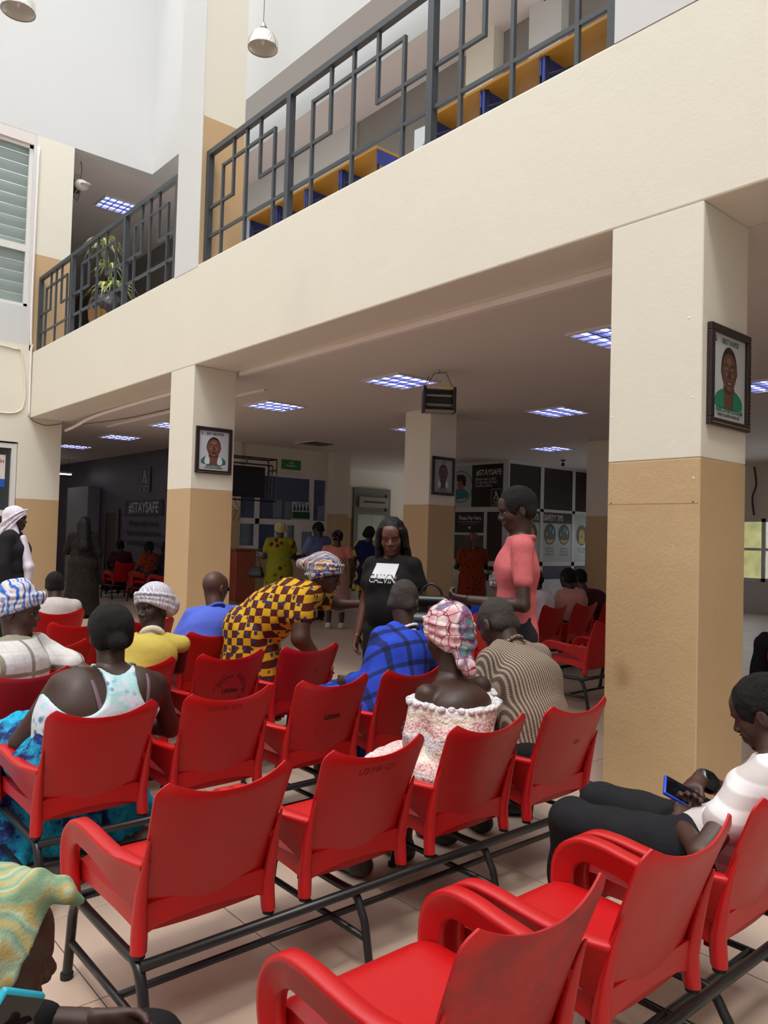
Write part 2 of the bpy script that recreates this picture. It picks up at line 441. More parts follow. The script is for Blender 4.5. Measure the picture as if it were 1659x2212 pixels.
more_light(-6.78, 9.1, 'lit square ceiling light above the person in the pink polo')
more_light(-3.86, 6.05, 'lit square ceiling light half hidden by the thick foreground column')
more_light(-9.6, 12.7, 'small lit ceiling light near the dark booth panels')
more_light(-3.8, 9.1, 'lit ceiling light at the right edge of the picture, upper one')
more_light(-9.72, 9.1, 'lit ceiling light mostly hidden behind the deeper column')
more_light(-12.85, 6.05, 'bright ceiling light touching the left side of the midwife column')
more_light(-15.4, 6.1, 'lit ceiling light over the dark passage with the purple wall')
more_light(-18.1, 6.1, 'lit ceiling light farthest down the dark passage')
more_light(-3.9, 12.7, 'lit ceiling light at the right edge of the picture, lower one')
more_light(-15.93, 6.02, 'lit square light in the ceiling of the upper passage above the plant', ZE)
more_light(-16.2, 9.3, 'unseen light added in the dispensary room to brighten its window panes')  # extra fitting, added so the hatch panes look brighter
ceiling_light((-12.88, 9.22), 'brown unlit ceiling panel in front of the dispensary window', False)
ceiling_light((-12.88, 12.7), 'unlit brown ceiling panel above the payment booth', False)

# fluorescent batten glimpsed at the end of the dark passage
fb = thing('batten_light', 'white fluorescent batten glowing at the end of the dark passage', 'ceiling light', (-21.9, 7.1, 2.98))
for dy in (-.4, .15): MB().tube([(0, dy, .05), (0, dy, ZB - 2.98)], .005, 5).build('hanger', cable_m_, fb)
MB().box(-.04, .04, -.5, .25, 0, .05).build('housing', lamp_white, fb); MB().box(-.03, .03, -.48, .23, -.03, 0).build('tube', emit('batten glow', '#eef4ff', 6.0), fb)

# ================================================================== cable trunking under the beam
trunk_m = plain('white plastic trunking', '#ece2de', 0.5)
o = MB().box(-7.9, -2.6, YB, YB + .06, ZB - .05, ZB).build('cable_trunking', trunk_m); tag(o, 'straight white cable trunking along the back of the arcade beam', 'trunking')
pp = smooth_path([(-8.6, YB + .03, ZB - .02), (-11.2, YB + .04, ZB - .025), (-12.7, YB + .05, ZB - .05), (-13.5, YB + .06, ZB - .12), (-14.0, YB + .05, ZB - .16)], 5)
o = MB().tube(pp, .028, 8).build('cable_trunking', trunk_m, smooth=True); tag(o, 'sagging white cable trunking under the left arcade bay', 'trunking')
cable_m = plain('dark cable', '#4a4038', 0.6)
o = MB().tube(smooth_path([(XL + .01, 4.5, 3.33), (XL + .01, 4.25, 3.27), (XL + .01, 4.05, 3.31), (XL + .012, 3.98, 3.36)], 5), .006, 5).build('cable', cable_m); tag(o, 'thin dark cable drooping across the left pillar', 'cable')
o = MB().tube(smooth_path([(XL - .1, 4.75, 3.34), (-13.4, 4.98, 3.355), (-12.4, 5.1, 3.35), (-11.0, 5.16, 3.36), (-9.2, 5.2, 3.362)], 5), .006, 5).build('cable', cable_m); tag(o, 'thin dark cable running along the ceiling of the left bay', 'cable')
o = MB().box(-14.0, -8.6, 5.28, 5.33, ZB - .025, ZB).build('cable_trunking', trunk_m); tag(o, 'white surface trunking crossing the ceiling of the left bay', 'trunking')
# white pipe running down the corner of the left wall
o = MB().tube(smooth_path([(XL + .02, 3.93, 8.1), (XL + .02, 3.92, 6.0), (XL + .02, 3.93, 4.75), (XL + .02, 3.955, 4.62), (XL + .02, 3.94, 4.45), (XL + .02, 3.95, 3.4)], 8), .02, 8).build('pipe', trunk_m, smooth=True); tag(o, 'thin white pipe running down the corner beside the upper window', 'pipe')
o = MB().tube(smooth_path([(XL + .015, 3.2, 4.55), (XL + .015, 3.65, 4.52), (XL + .015, 3.8, 4.42), (XL + .015, 3.83, 3.5), (XL + .015, 3.2, 3.42)], 8), .014, 6).build('pipe', cream, smooth=True); tag(o, 'cream cable loop on the wall below the upper window', 'cable')

# ================================================================== pendant lamps
t = NT('ribbed glass shade'); w = t.add('ShaderNodeTexWave'); w.inputs['Scale'].default_value = 30; t.link(t.co(), w.inputs['Vector'])
t.bump(w.outputs['Fac'], .3, .004); glassy = t.done('#cdc8bd', 0.15, 0.0, 0.6, trans=0.35)
steel = plain('brushed lamp steel', '#9b938a', 0.3, 0.8)
def pendant(loc, s, ztop, label):
    P = thing('pendant_lamp', label, 'pendant lamp', loc, 0.4, 'pendant lamps hanging in the atrium')
    o = MB().lathe([(.001 * s, .36 * s), (.05 * s, .36 * s), (.06 * s, .31 * s), (.11 * s, .295 * s), (.17 * s, .25 * s), (.215 * s, .15 * s), (.235 * s, .03 * s), (.245 * s, 0), (.24 * s, 0), (.21 * s, .15 * s), (.16 * s, .24 * s), (.1 * s, .28 * s), (0.001, .28 * s)], 28).build('shade', glassy, P, True)
    MB().lathe([(.001, .46 * s), (.03 * s, .45 * s), (.045 * s, .4 * s), (.065 * s, .36 * s), (.066 * s, .3 * s), (.001, .3 * s)], 20).build('cap', steel, P, True)
    ring = [(.245 * s * math.cos(a), .245 * s * math.sin(a), 0) for a in [2 * PI * k / 28 for k in range(28)]]
    MB().tube(ring, .008 * s, 6, True).build('rim', steel, P, True)
    for a in (0.6, 0.6 + PI):
        MB().tube([(.25 * s * math.cos(a), .25 * s * math.sin(a), .03 * s), (.24 * s * math.cos(a), .24 * s * math.sin(a), .15 * s), (.16 * s * math.cos(a), .16 * s * math.sin(a), .29 * s), (.07 * s * math.cos(a), .07 * s * math.sin(a), .33 * s)], .005 * s, 5).build('bracket', steel, P)
    MB().lathe([(.001, .26 * s), (.022 * s, .24 * s), (.03 * s, .16 * s), (.02 * s, .08 * s), (.001, .06 * s)], 12).build('bulb', plain('frosted bulb', '#efe9de', .3), P, True)
    MB().tube([(0, 0, .45 * s), (0, 0, ztop - loc[2])], .006 * s, 6).build('cord', cable_m, P)
pendant((-5.35, 3.17, 5.42), 0.48, 14.8, 'pendant lamp with ribbed dome shade hanging right of the white upper column')
pendant((-8.1, 2.02, 6.58), 0.64, 14.8, 'pendant lamp cut off by the top left corner of the picture')

# ================================================================== windows
alu = plain('white window aluminium', '#dcdad6', 0.4)
t = NT('window glass'); glass = t.done('#aab8b4', 0.05, 0.0, 0.5); t.b.inputs['Alpha'].default_value = 0.28
t = NT('dark blue window glass'); dglass = t.done('#56648a', 0.06, 0.0, 0.6); t.b.inputs['Alpha'].default_value = 0.55
t = NT('grey window glass'); gglass = t.done('#3a4344', 0.08, 0.0, 0.6)
def winbox(w, nm, x0, x1, y0, y1, z0, z1, m): return MB().box(x0, x1, y0, y1, z0, z1).build(nm, m, w)
w1 = struct(empty('window_1'), 'upper left window with horizontal blind and white frame')
winbox(w1, 'frame', XL - .12, XL - .05, 3.80, 3.86, 5.28, 8.12, alu); winbox(w1, 'frame', XL - .12, XL - .05, 1.2, 3.86, 5.28, 5.34, alu)
winbox(w1, 'frame', XL - .12, XL - .05, 1.2, 3.86, 8.06, 8.12, alu); winbox(w1, 'frame', XL - .12, XL - .05, 1.2, 3.8, 6.24, 6.36, alu)
winbox(w1, 'reveal', XL - .3, XL - .002, 3.86, 3.912, 5.28, ZE, white); winbox(w1, 'reveal', XL - .3, XL - .002, 1.2, 3.86, 8.12, ZE, ceil_m)
winbox(w1, 'pane', XL - .10, XL - .09, 1.2, 3.80, 5.34, 6.24, glass); winbox(w1, 'pane', XL - .10, XL - .09, 1.2, 3.80, 6.36, 8.06, glass)
t = NT('pale green blind slat'); blind_m = t.done(t.mix(t.noise(3.0), '#c3cdc7', '#b3bfb9'), 0.6)
z = 5.34
while z < 8.05:
    pr_ = [(-.205, 0), (-.150, .075), (-.140, .12), (-.165, .155), (-.215, .19)]; vs = []; fs = []
    for (x, dz) in pr_: vs += [(XL + x, 1.2, z + dz), (XL + x, 3.86, z + dz), (XL + x - .006, 3.86, z + dz + .002), (XL + x - .006, 1.2, z + dz + .002)]
    for q in range(4):
        for c_ in range(4): fs.append((q * 4 + c_, q * 4 + (c_ + 1) % 4, q * 4 + 4 + (c_ + 1) % 4, q * 4 + 4 + c_))
    MB().addm(vs, fs).build('slat', blind_m, w1, True); z += .19
w2 = struct(empty('window_2'), 'lower left window with a health notice stuck on dark glass')
winbox(w2, 'frame', XL - .12, XL - .02, 3.71, 3.79, 1.05, 2.90, alu); winbox(w2, 'frame', XL - .12, XL - .02, 1.2, 3.71, 2.82, 2.90, alu); winbox(w2, 'frame', XL - .12, XL - .02, 1.2, 3.71, 1.66, 1.76, alu); winbox(w2, 'frame', XL - .12, XL - .02, 1.2, 3.71, 1.05, 1.12, alu)
winbox(w2, 'pane', XL - .09, XL - .08, 1.2, 3.71, 1.76, 2.82, gglass); winbox(w2, 'pane', XL - .09, XL - .08, 1.2, 3.71, 1.12, 1.66, gglass)
winbox(w2, 'backing', XL - .3, XL - .2, 1.2, 3.8, 1.05, 2.93, gglass)
nt_ = thing('window_notice', 'white and blue health notice stuck on the lower left window', 'notice', (XL - .078, 3.05, 2.0))
MB().box(0, .003, 0, .58, .29, .70).build('sheet', plain('notice paper', '#d8cdc8', .7), nt_)
MB().box(0, .004, 0, .58, .15, .29).build('blue_band', plain('notice blue', '#1f55b4', .6), nt_)
lettering('heading', 'HEALTH', .085, plain('notice maroon', '#8e2f3c', .6), nt_, (.005, .56, .585), (0, 1, 0), (0, 0, 1), 'RIGHT', .002)
lettering('print', '1033 SSN', .05, plain('notice white print', '#e8ecf4', .6), nt_, (.0055, .46, .235), (0, 1, 0), (0, 0, 1), 'RIGHT', .001)
MB().box(0, .003, -.62, .10, -.27, .06).build('sheet', plain('notice paper white', '#e5e5e2', .7), nt_)

# dispensary hatch window
w3 = struct(empty('window_3'), 'dispensary hatch windows with white frames and blue glass')
def fr(y0, y1, z0, z1, m=alu, x0=-14.22, x1=-14.12, nm='frame'): winbox(w3, nm, x0, x1, y0, y1, z0, z1, m)
fr(8.15, 10.45, 2.72, 2.80); fr(8.15, 8.20, .98, 2.72); fr(10.40, 10.45, .98, 2.72); fr(8.2, 10.4, 1.68, 1.80); fr(8.2, 10.4, .98, 1.08)
fr(8.56, 8.66, 1.08, 2.72); fr(9.96, 10.06, 1.80, 2.72); fr(9.08, 9.38, 1.08, 1.68); fr(9.58, 9.76, 1.08, 1.68); fr(10.06, 10.40, 1.08, 1.68)
fr(9.76, 10.06, 1.08, 1.16); fr(9.76, 10.06, 1.55, 1.68); fr(8.2, 8.56, 1.08, 1.22)
for (y0, y1, z0, z1) in ((8.2, 8.56, 1.8, 2.72), (8.66, 9.96, 1.8, 2.72), (10.06, 10.4, 1.8, 2.72), (8.2, 8.56, 1.22, 1.68), (8.66, 9.08, 1.08, 1.68), (9.38, 9.58, 1.08, 1.68), (9.76, 10.06, 1.16, 1.55)):
    fr(y0, y1, z0, z1, dglass, -14.18, -14.17, 'pane')
ps = thing('window_poster', 'white poster with black figures and a green panel on the dispensary glass', 'poster', (-14.112, 9.47, 1.80))
MB().box(0, .004, 0, .50, 0, .40).build('sheet', plain('poster paper', '#b6bfc4', .7), ps)
MB().box(.004, .006, .02, .48, .03, .18).build('green_panel', plain('poster green', '#123f2a', .6), ps)
ink = plain('black print', '#0f1114', .6)
for i in range(5):
    y = .07 + .09 * i
    flat_poly(circ(y, .33, .018, n=10), (.004, 0, 0), (0, 1, 0), (0, 0, 1), 0, .002).build('figure_print', ink, ps)
    flat_poly([(y - .03, .21), (y + .03, .21), (y + .025, .28), (y + .01, .31), (y - .015, .30)], (.004, 0, 0), (0, 1, 0), (0, 0, 1), 0, .002).build('figure_print', ink, ps)
MB().box(.004, .0055, .13, .36, .365, .38).build('heading_print', ink, ps)
for i, (y, z0, z1) in enumerate(((9.02, 1.82, 2.22), (9.33, 1.82, 2.2), (10.2, 1.82, 2.15))):
    o = MB().box(-14.165, -14.162, y, y + .22, z0, z1).build('paper_sheet', plain('paper on glass', '#7e8798', .8)); tag(o, ['left plain paper sheet behind the dispensary glass', 'middle plain paper sheet behind the dispensary glass', 'right plain paper sheet behind the dispensary glass'][i], 'paper', 'sheets on the dispensary glass')
room = plain('dispensary room paint', '#8391b8', .8)
gs = thing('wall_sign', 'small green sign above the dispensary window', 'sign', (-14.155, 9.2, 2.9))
MB().box(0, .012, 0, .5, 0, .21).build('board', plain('sign green', '#2e7a3d', .5), gs)
sw = plain('sign white print', '#cfe6cf', .6)
lettering('print', 'OPD', .06, sw, gs, (.013, .25, .145), (0, 1, 0), (0, 0, 1), bold=.001); lettering('print', 'PHARMACY', .05, sw, gs, (.013, .25, .08), (0, 1, 0), (0, 0, 1), bold=.001)
# counter
ct = thing('service_counter', 'white topped counter with tan front below the dispensary window', 'counter', (-13.79, 9.3, 0))
MB().rbox(-.25, .25, -1.25, 1.15, 1.02, 1.09, .01, 2).build('worktop', plain('white counter top', '#d9d9d9', .3), ct)
MB().box(-.2, .18, -1.22, 1.12, 0, 1.02).build('front', tan, ct)
wood = NT('reddish wood'); wv = wood.add('ShaderNodeTexWave'); wv.inputs['Scale'].default_value = 3; wv.inputs['Distortion'].default_value = 6; wv.bands_direction = 'X'
wood.link(wood.mapv((6, 6, .6)), wv.inputs['Vector'])
wood_m = wood.done(wood.mix(wv.outputs['Fac'], '#7c3220', '#93452d'), .4)
lc = thing('wooden_lectern', 'reddish brown wooden lectern beside the dispensary counter', 'lectern', (-13.1, 7.72, 0))
MB().rbox(-.22, .22, -.3, .14, .18, 1.14, .008, 1).build('cabinet', wood_m, lc); MB().rbox(-.26, .26, -.33, .2, 1.14, 1.18, .008, 1).build('top', wood_m, lc)
MB().box(-.24, .24, -.3, .1, 0, .18).build('plinth', plain('lectern plinth', '#8a6a41', .6), lc)
# television in a cage
tv = thing('caged_television', 'flat black television inside a black steel security cage', 'television', (-13.0, 7.2, 2.12))
sc_m = plain('black tv screen', '#06070a', .15)
MB().rbox(-.05, 0, .0, .88, .06, .66, .01, 1).build('screen', sc_m, tv)
for (a, b_) in (((0.06, 0, 0), (.06, 1.1, 0)), ((.06, 0, .83), (.06, 1.1, .83)), ((.06, 1.1, 0), (.06, 1.1, .83)), ((-.25, 1.1, 0), (-.25, 1.1, .83)), ((-.25, 1.1, .83), (.06, 1.1, .83)), ((-.25, 1.1, 0), (.06, 1.1, 0)), ((-.25, 0, .83), (-.25, 1.1, .83)), ((.06, .42, .7), (.06, .42, .83)), ((.06, .0, .7), (.06, 1.0, .7)), ((.06, 1.0, 0), (.06, 1.0, .7)), ((.06, .93, .0), (.06, .93, .7))) + tuple(((-.25, 1.1, z), (.06, 1.1, z)) for z in (.2, .4, .62)):
    MB().tube([a, b_], .014, 4).build('cage_bar', black_steel, tv)
for dy in (0, .12):
    MB().tube(smooth_path([(-.2, .2 + dy, .05), (-.25, .3 + dy, -.12), (-.28, .42 + dy, -.2), (-.28, .35 + dy, -.4)], 5), .006, 5).build('cable', cable_m, tv)
MB().box(-1.06, -.2, .80, .87, .35, .42).build('bracket', black_steel, tv)

# ================================================================== bug zapper
bz = thing('bug_zapper', 'black bug zapper hung by wires from the ceiling', 'bug zapper', (-6.08, 5.99, 2.88), .95)
blk = plain('black plastic housing', '#2a2524', .4)
MB().rbox(-.185, -.15, -.07, .07, 0, .29, .008, 1).build('end_cap', blk, bz); MB().rbox(.15, .185, -.07, .07, 0, .29, .008, 1).build('end_cap', blk, bz)
MB().rbox(-.16, .16, -.075, .075, 0, .03, .006, 1).build('tray', plain('grey zapper tray', '#8b8580', .4), bz)
MB().box(-.15, .15, -.06, .06, .262, .285).build('top_plate', plain('zapper top', '#c9c3bb', .4), bz)
MB().box(.06, .11, -.0765, -.058, .255, .29).build('warning_sticker', plain('yellow sticker', '#d9c24a', .6), bz)
for k in range(9): MB().tube([(-.15, -.055, .05 + k * .0245), (.15, -.055, .05 + k * .0245)], .0032, 4).build('grid_wire', blk, bz)
for zz in (.09, .2): MB().tube([(-.15, .01, zz), (.15, .01, zz)], .016, 8).build('tube', plain('zapper tube', '#c7cbd6', .3), bz)
MB().box(-.15, .15, .05, .06, .03, .262).build('back_grid', plain('zapper back', '#4b4441', .5), bz)
for (a, b_) in (((-.15, 0, .28), (-.06, 0, .44)), ((-.06, 0, .44), (.07, 0, .46)), ((.07, 0, .46), (.16, 0, .28)), ((.0, 0, .45), (.0, 0, ZB - 2.88)), ((-.17, 0, .28), (-.11, 0, .42))):
    MB().tube([a, b_], .004, 4).build('hanging_wire', cable_m, bz)

# ================================================================== framed portraits
fr_m = plain('dark carved frame wood', '#2c2022', .35); gold = plain('worn gilt beads', '#8f7a55', .4, .4)
def portrait(loc, w, h, label, bgc, title, name, foot, skin, cloth, collar, hair_h, gilt, smile=False):
    """hung on a face that looks along +X; local y runs along the wall"""
    P = thing('portrait_frame', label, 'picture frame', loc, 0, 'award portraits on the columns')
    b = .042; r = (0, 1, 0); u = (0, 0, 1)
    MB().box(0, .006, -w / 2 + .01, w / 2 - .01, .01, h - .01).build('backing', fr_m, P)
    for (y0, y1, z0, z1) in ((-w / 2, w / 2, 0, b), (-w / 2, w / 2, h - b, h), (-w / 2, -w / 2 + b, b, h - b), (w / 2 - b, w / 2, b, h - b)):
        MB().rbox(0, .03, y0, y1, z0, z1, .006, 2).build('moulding', fr_m, P)
    if gilt:
        n = int(h / .022)
        bead = MB().ellipsoid((0, 0, 0), (.004, .003, .006), 6, 4).mesh('bead'); bead.materials.append(gold)
        for k in range(n): link('bead', bead, P, (.031, w / 2 - .01, .012 + k * (h - .024) / (n - 1)))
        MB().box(.029, .0325, -w / 2 + .02, w / 2 - .02, .012, .018).build('gilt_line', gold, P)
    iw, ih = w - 2 * b, h - 2 * b; z0 = b
    MB().box(.006, .010, -iw / 2, iw / 2, z0, z0 + ih).build('print_sheet', plain('print paper ' + bgc, bgc, .35, var=.02), P)
    def soft(pts, it=2):
        for _ in range(it): pts = [q for i in range(len(pts)) for q in (tuple(.75 * a + .25 * c for a, c in zip(pts[i], pts[(i + 1) % len(pts)])), tuple(.25 * a + .75 * c for a, c in zip(pts[i], pts[(i + 1) % len(pts)])))]
        return pts
    def poly(nm, pts, m, off): pts = soft(pts) if nm not in ('print_logo', 'print_neck') else pts; flat_poly([(a * iw, z0 + c * ih) for a, c in pts], (.010, 0, 0), r, u, off, .0006).build(nm, m, P)
    sk = plain('printed skin ' + skin, skin, .5, var=.15, nscale=12); dk = plain('printed dark', '#241c1c', .5); cl = plain('printed cloth ' + cloth, cloth, .5)
    poly('print_shoulders', [(-.42, .13), (.42, .13), (.42, .24), (.36, .31), (.16, .38), (-.16, .38), (-.36, .31), (-.42, .24)], cl, .0002)
    poly('print_neck', [(-.13, .14), (.13, .14), (.17, .40), (-.17, .40)], sk, .0008)
    if collar:
        cm = plain('printed collar', collar, .5)
        poly('print_collar', [(-.17, .40), (-.10, .14), (-.30, .14), (-.30, .30)], cm, .0012); poly('print_collar', [(.17, .40), (.30, .30), (.30, .14), (.10, .14)], cm, .0012)
    poly('print_hair', circ(0, .60 + hair_h, .235, .255, 24), dk, .0016)
    poly('print_face', [(-.21, .62), (-.20, .50), (-.15, .41), (-.07, .355), (0, .345), (.07, .355), (.15, .41), (.20, .50), (.21, .62), (.18, .72), (.10, .78), (0, .80), (-.10, .78), (-.18, .72)], sk, .0024)
    for s in (-1, 1):
        poly('print_ear', circ(s * .225, .58, .022, .045, 10), sk, .0022)
        poly('print_brow', [(s * .04, .652), (s * .06, .664), (s * .12, .668), (s * .155, .648), (s * .12, .656), (s * .06, .65)], dk, .0032)
        poly('print_eye', circ(s * .09, .613, .033, .0105, 12), plain('printed eye white', '#b9b0ac', .5), .0032)
        poly('print_eye', circ(s * .09, .613, .014, .0115, 10), dk, .004)
    sk2 = plain('printed shade ' + skin, '#4a3029', .5)
    poly('print_nose', [(-.05, .515), (0, .50), (.05, .515), (.03, .545), (.012, .60), (-.012, .60), (-.03, .545)], sk2, .0032)
    poly('print_mouth', [(-.09, .452), (-.04, .466), (0, .461), (.04, .466), (.09, .452), (.05, .425), (0, .416), (-.05, .425)], plain('printed lips', '#5c302b', .5), .0032)
    if smile: poly('print_teeth', [(-.055, .45), (0, .446), (.055, .45), (.03, .436), (0, .433), (-.03, .436)], plain('printed smile', '#b9a9a0', .5), .004)
    else: poly('print_lip_line', [(-.08, .4515), (0, .447), (.08, .4515), (0, .443)], dk, .004)
    sk3 = plain('printed light ' + skin, {'#5d4036': '#74523f', '#70483c': '#8f604c', '#5b4541': '#7a605a'}[skin], .5)
    poly('print_forehead_light', circ(0, .70, .09, .045, 16), sk3, .0028)
    for s in (-1, 1): poly('print_cheek_light', circ(s * .10, .545, .045, .03, 14), sk3, .0028)
    poly('print_chin_light', circ(0, .385, .05, .018, 14), sk3, .0028)
    poly('print_neck_shade', [(-.15, .39), (0, .36), (.15, .39), (.12, .335), (0, .31), (-.12, .335)], sk2, .0014)
    poly('print_logo', [(-.42, .90), (-.36, .90), (-.385, .93), (-.38, .965), (-.40, .965), (-.40, .93)], sk2, .0002)
    gm = plain('printed green letters', '#1d5a43', .5)
    lettering('print_title', title, .085 * ih, gm, P, (.0105, .04 * iw, z0 + .925 * ih), r, u, bold=.0012, off=.0003, sx=.9)
    lettering('print_name', name, .075 * ih, gm, P, (.0125, 0, z0 + .115 * ih), r, u, bold=.0012, sx=.75, off=.0036)
    lettering('print_award', foot, .045 * ih, dk, P, (.0125, 0, z0 + .055 * ih), r, u, bold=.0006, sx=.8, off=.0003)
    return P
portrait((-2.022, 4.262, 2.155), .48, .56, 'dark framed BEST NURSE portrait on the thick foreground column', '#b9bcbc', 'BEST NURSE', 'REBECCA ABA EDUONUM', 'FOURTH QUARTER AWARD 2023', '#5d4036', '#1c7a5e', None, .02, True, True)
portrait((-7.954, 4.24, 2.155), .46, .53, 'dark framed BEST MIDWIFE portrait on the column between the bays', '#c3c3ca', 'BEST MIDWIFE', 'ABIGAIL ASABILA', 'FOURTH QUARTER AWARD 2023', '#70483c', '#2c6d64', '#d5d5e4', -.005, True)
portrait((-7.999, 8.0, 2.12), .46, .56, 'black framed portrait on the deeper column', '#9d9fa2', 'BEST', 'BEST STAFF', 'FOURTH QUARTER AWARD', '#5b4541', '#8f9bb0', '#a9b6c9', .0, False)
# ================================================================== red armchairs on steel bench frames
t = NT('red moulded plastic')
n = t.noise(5.0, 4.0, .6)
red_c = t.mix(n, '#ae070c', '#bb0b10')
t.bump(t.noise(220.0, 2.0), .05, .002)
red = t.done(red_c, t.math('ADD', t.math('MULTIPLY', t.noise(9.0, 3.0), .15), .33), spec=.5)
t = NT('scuffed red plastic')
n = t.noise(7.0, 6.0, .7); ms = t.ramp(n, [(.42, (0, 0, 0, 1)), (.62, (1, 1, 1, 1))])
red_worn = t.done(t.mix(ms, '#b40c11', '#8f1517'), .55)
rubber = plain('black rubber foot', '#151313', .6)

def back_surf(u, z):
    """rear face of the backrest at lateral position u in -1..1"""
    q = max(0.0, (z - .08) / .42)
    return -.010 + .158 * q ** 1.2 - .040 * u * u * (.5 + .5 * q)
def back_hw(v): return (.205 + .022 * v) * (1 - .17 * max(0, (v - .86) / .14) ** 3)
def back_pt(u, v):
    zt = .462 + .045 * abs(u) ** 2.3; zb = .082 + .06 * abs(u) ** 2.6
    z = zb + (zt - zb) * v
    return u * back_hw(v), z
def chair_back():
    nu, nv = 24, 30; mb = MB(); th = .016; vs = []; fs = []
    for side in (0, 1):
        for j in range(nv + 1):
            for i in range(nu + 1):
                u = -1 + 2 * i / nu; v = j / nv; x, z = back_pt(u, v); y = back_surf(u, z)
                e = min(1.0, min(1 - abs(u), 1 - v, v * 1.5) / .03)   # rounded rim
                inset = .005 * (1 - e)
                vs.append((x, y - (inset if side == 0 else th - inset), z))
    W = nu + 1; N = W * (nv + 1)
    for j in range(nv):
        for i in range(nu):
            a = j * W + i; fs.append((a, a + W, a + W + 1, a + 1)); a += N; fs.append((a, a + 1, a + W + 1, a + W))
    ring = [i for i in range(nu)] + [j * W + nu for j in range(nv)] + [nv * W + i for i in range(nu, 0, -1)] + [j * W for j in range(nv, 0, -1)]
    for k in range(len(ring)):
        a, b_ = ring[k], ring[(k + 1) % len(ring)]; fs.append((a, b_, b_ + N, a + N))
    mb.addm(vs, fs); return mb
def chair_seat():
    mb = MB(); nx, ny = 14, 14; vs = []; fs = []
    def top(i, j):
        s = -1 + 2 * i / nx; q = j / ny; y = .0 - .475 * q; hw = .213 + .022 * math.sin(PI * min(1, q * .95) * .9)
        z = .142 - .016 * (1 - s * s) * math.sin(PI * q) + .008 * q - .03 * max(0, (q - .86) / .14) ** 2
        ed = max(0, (abs(s) - .86) / .14); z -= .012 * ed * ed
        return s * hw, y, z
    def bot(i, j):
        x, y, z = top(i, j); s = -1 + 2 * i / nx; q = j / ny; edge = abs(s) > .97 or q > .97 or q < .03
        arch = .05 - .035 * math.sin(PI * q) ** .6 if abs(s) > .8 else .05 - .02 * (1 - s * s)
        return x * .985, y * .985 - .003, (z - .03 - arch) if edge else z - .012
    for fn in (top, bot):
        for j in range(ny + 1):
            for i in range(nx + 1): vs.append(fn(i, j))
    W = nx + 1; N = W * (ny + 1)
    for j in range(ny):
        for i in range(nx):
            a = j * W + i; fs.append((a, a + 1, a + W + 1, a + W)); a += N; fs.append((a, a + W, a + W + 1, a + 1))
    ring = [i for i in range(nx)] + [j * W + nx for j in range(ny)] + [ny * W + i for i in range(nx, 0, -1)] + [j * W for j in range(ny, 0, -1)]
    for k in range(len(ring)):
        a, b_ = ring[k], ring[(k + 1) % len(ring)]; fs.append((a, a + N, b_ + N, b_))
    mb.addm(vs, fs); return mb
def chair_apron():
    mb = MB(); nu = 14; vs = []; fs = []
    for i in range(nu + 1):
        u = -1 + 2 * i / nu; x = u * .212; y = -.018 - .015 * u * u
        zt = .125; zb = .052
        vs += [(x, y + .002, zb), (x, y + .006, zt), (x, y - .016, zt), (x, y - .016, zb)]
    for i in range(nu):
        for k in range(4):
            a = i * 4 + k; b_ = i * 4 + (k + 1) % 4; fs.append((a, b_, b_ + 4, a + 4))
    mb.addm(vs, fs); return mb
def arm_sec(h, wt, wb):
    return [(-wt * .36, h / 2), (wt * .36, h / 2), (wt / 2, h / 2 - .006), (wt / 2, h / 2 - .016), (wb / 2, h / 2 - .024), (wb / 2, -h / 2 + .006), (wb * .3, -h / 2), (-wb * .3, -h / 2), (-wb / 2, -h / 2 + .006), (-wb / 2, h / 2 - .024), (-wt / 2, h / 2 - .016), (-wt / 2, h / 2 - .006)]
def chair_arm(s):
    ctrl = [(.212, .008, .195, .155), (.226, -.05, .210, .122), (.243, -.13, .228, .09), (.248, -.22, .241, .078), (.252, -.31, .25, .078), (.253, -.385, .245, .075), (.253, -.44, .20, .075), (.251, -.452, .13, .072), (.248, -.44, .065, .064), (.245, -.435, .03, .052)]
    P = smooth_path(ctrl, 4); pts = []; secs = []
    for k, p in enumerate(P):
        q0 = P[max(k - 1, 0)]; q1 = P[min(k + 1, len(P) - 1)]; ty, tz = q1[1] - q0[1], q1[2] - q0[2]; L = math.hypot(ty, tz); ty /= L; tz /= L
        nrm = (0, tz, -ty)                       # points up over the arm, forward round the loop
        pts.append(((s * p[0], p[1], p[2]), (1, 0, 0), nrm)); w = min(1, k / 6)
        secs.append(arm_sec(max(p[3], .05), .036 + .014 * w, .026 + .008 * w))
    mb = MB(); mb.sweep(pts, secs); return mb
def leg_sweep(pts):
    mb = MB(); P = []; S = []
    for (c, wx, wy) in pts:
        P.append((c, (1, 0, 0), (0, 1, 0))); r = .3
        S.append([(-wx / 2, -wy / 2 * r), (-wx / 2, wy / 2 * r), (-wx / 2 * r, wy / 2), (wx / 2 * r, wy / 2), (wx / 2, wy / 2 * r), (wx / 2, -wy / 2 * r), (wx / 2 * r, -wy / 2), (-wx / 2 * r, -wy / 2)])
    mb.sweep(P, S); return mb
def rear_leg(s): return leg_sweep([((s * .216, .052, .34), .006, .008), ((s * .215, .028, .27), .022, .024), ((s * .214, .006, .18), .034, .038), ((s * .211, -.008, .10), .042, .046), ((s * .211, -.006, .05), .046, .048), ((s * .213, -.002, .012), .044, .046)])
def front_leg(s): return leg_sweep([((s * .246, -.437, .06), .036, .05), ((s * .244, -.445, .03), .036, .044), ((s * .243, -.468, .012), .036, .04)])
CH = {}
for nm, mb in (('backrest', chair_back()), ('seat', chair_seat()), ('apron', chair_apron()), ('arm_l', chair_arm(1)), ('arm_r', chair_arm(-1)), ('rl', rear_leg(1)), ('rr', rear_leg(-1)), ('fl', front_leg(1)), ('frr', front_leg(-1))):
    CH[nm] = mb.mesh(nm, True); CH[nm].materials.append(red)
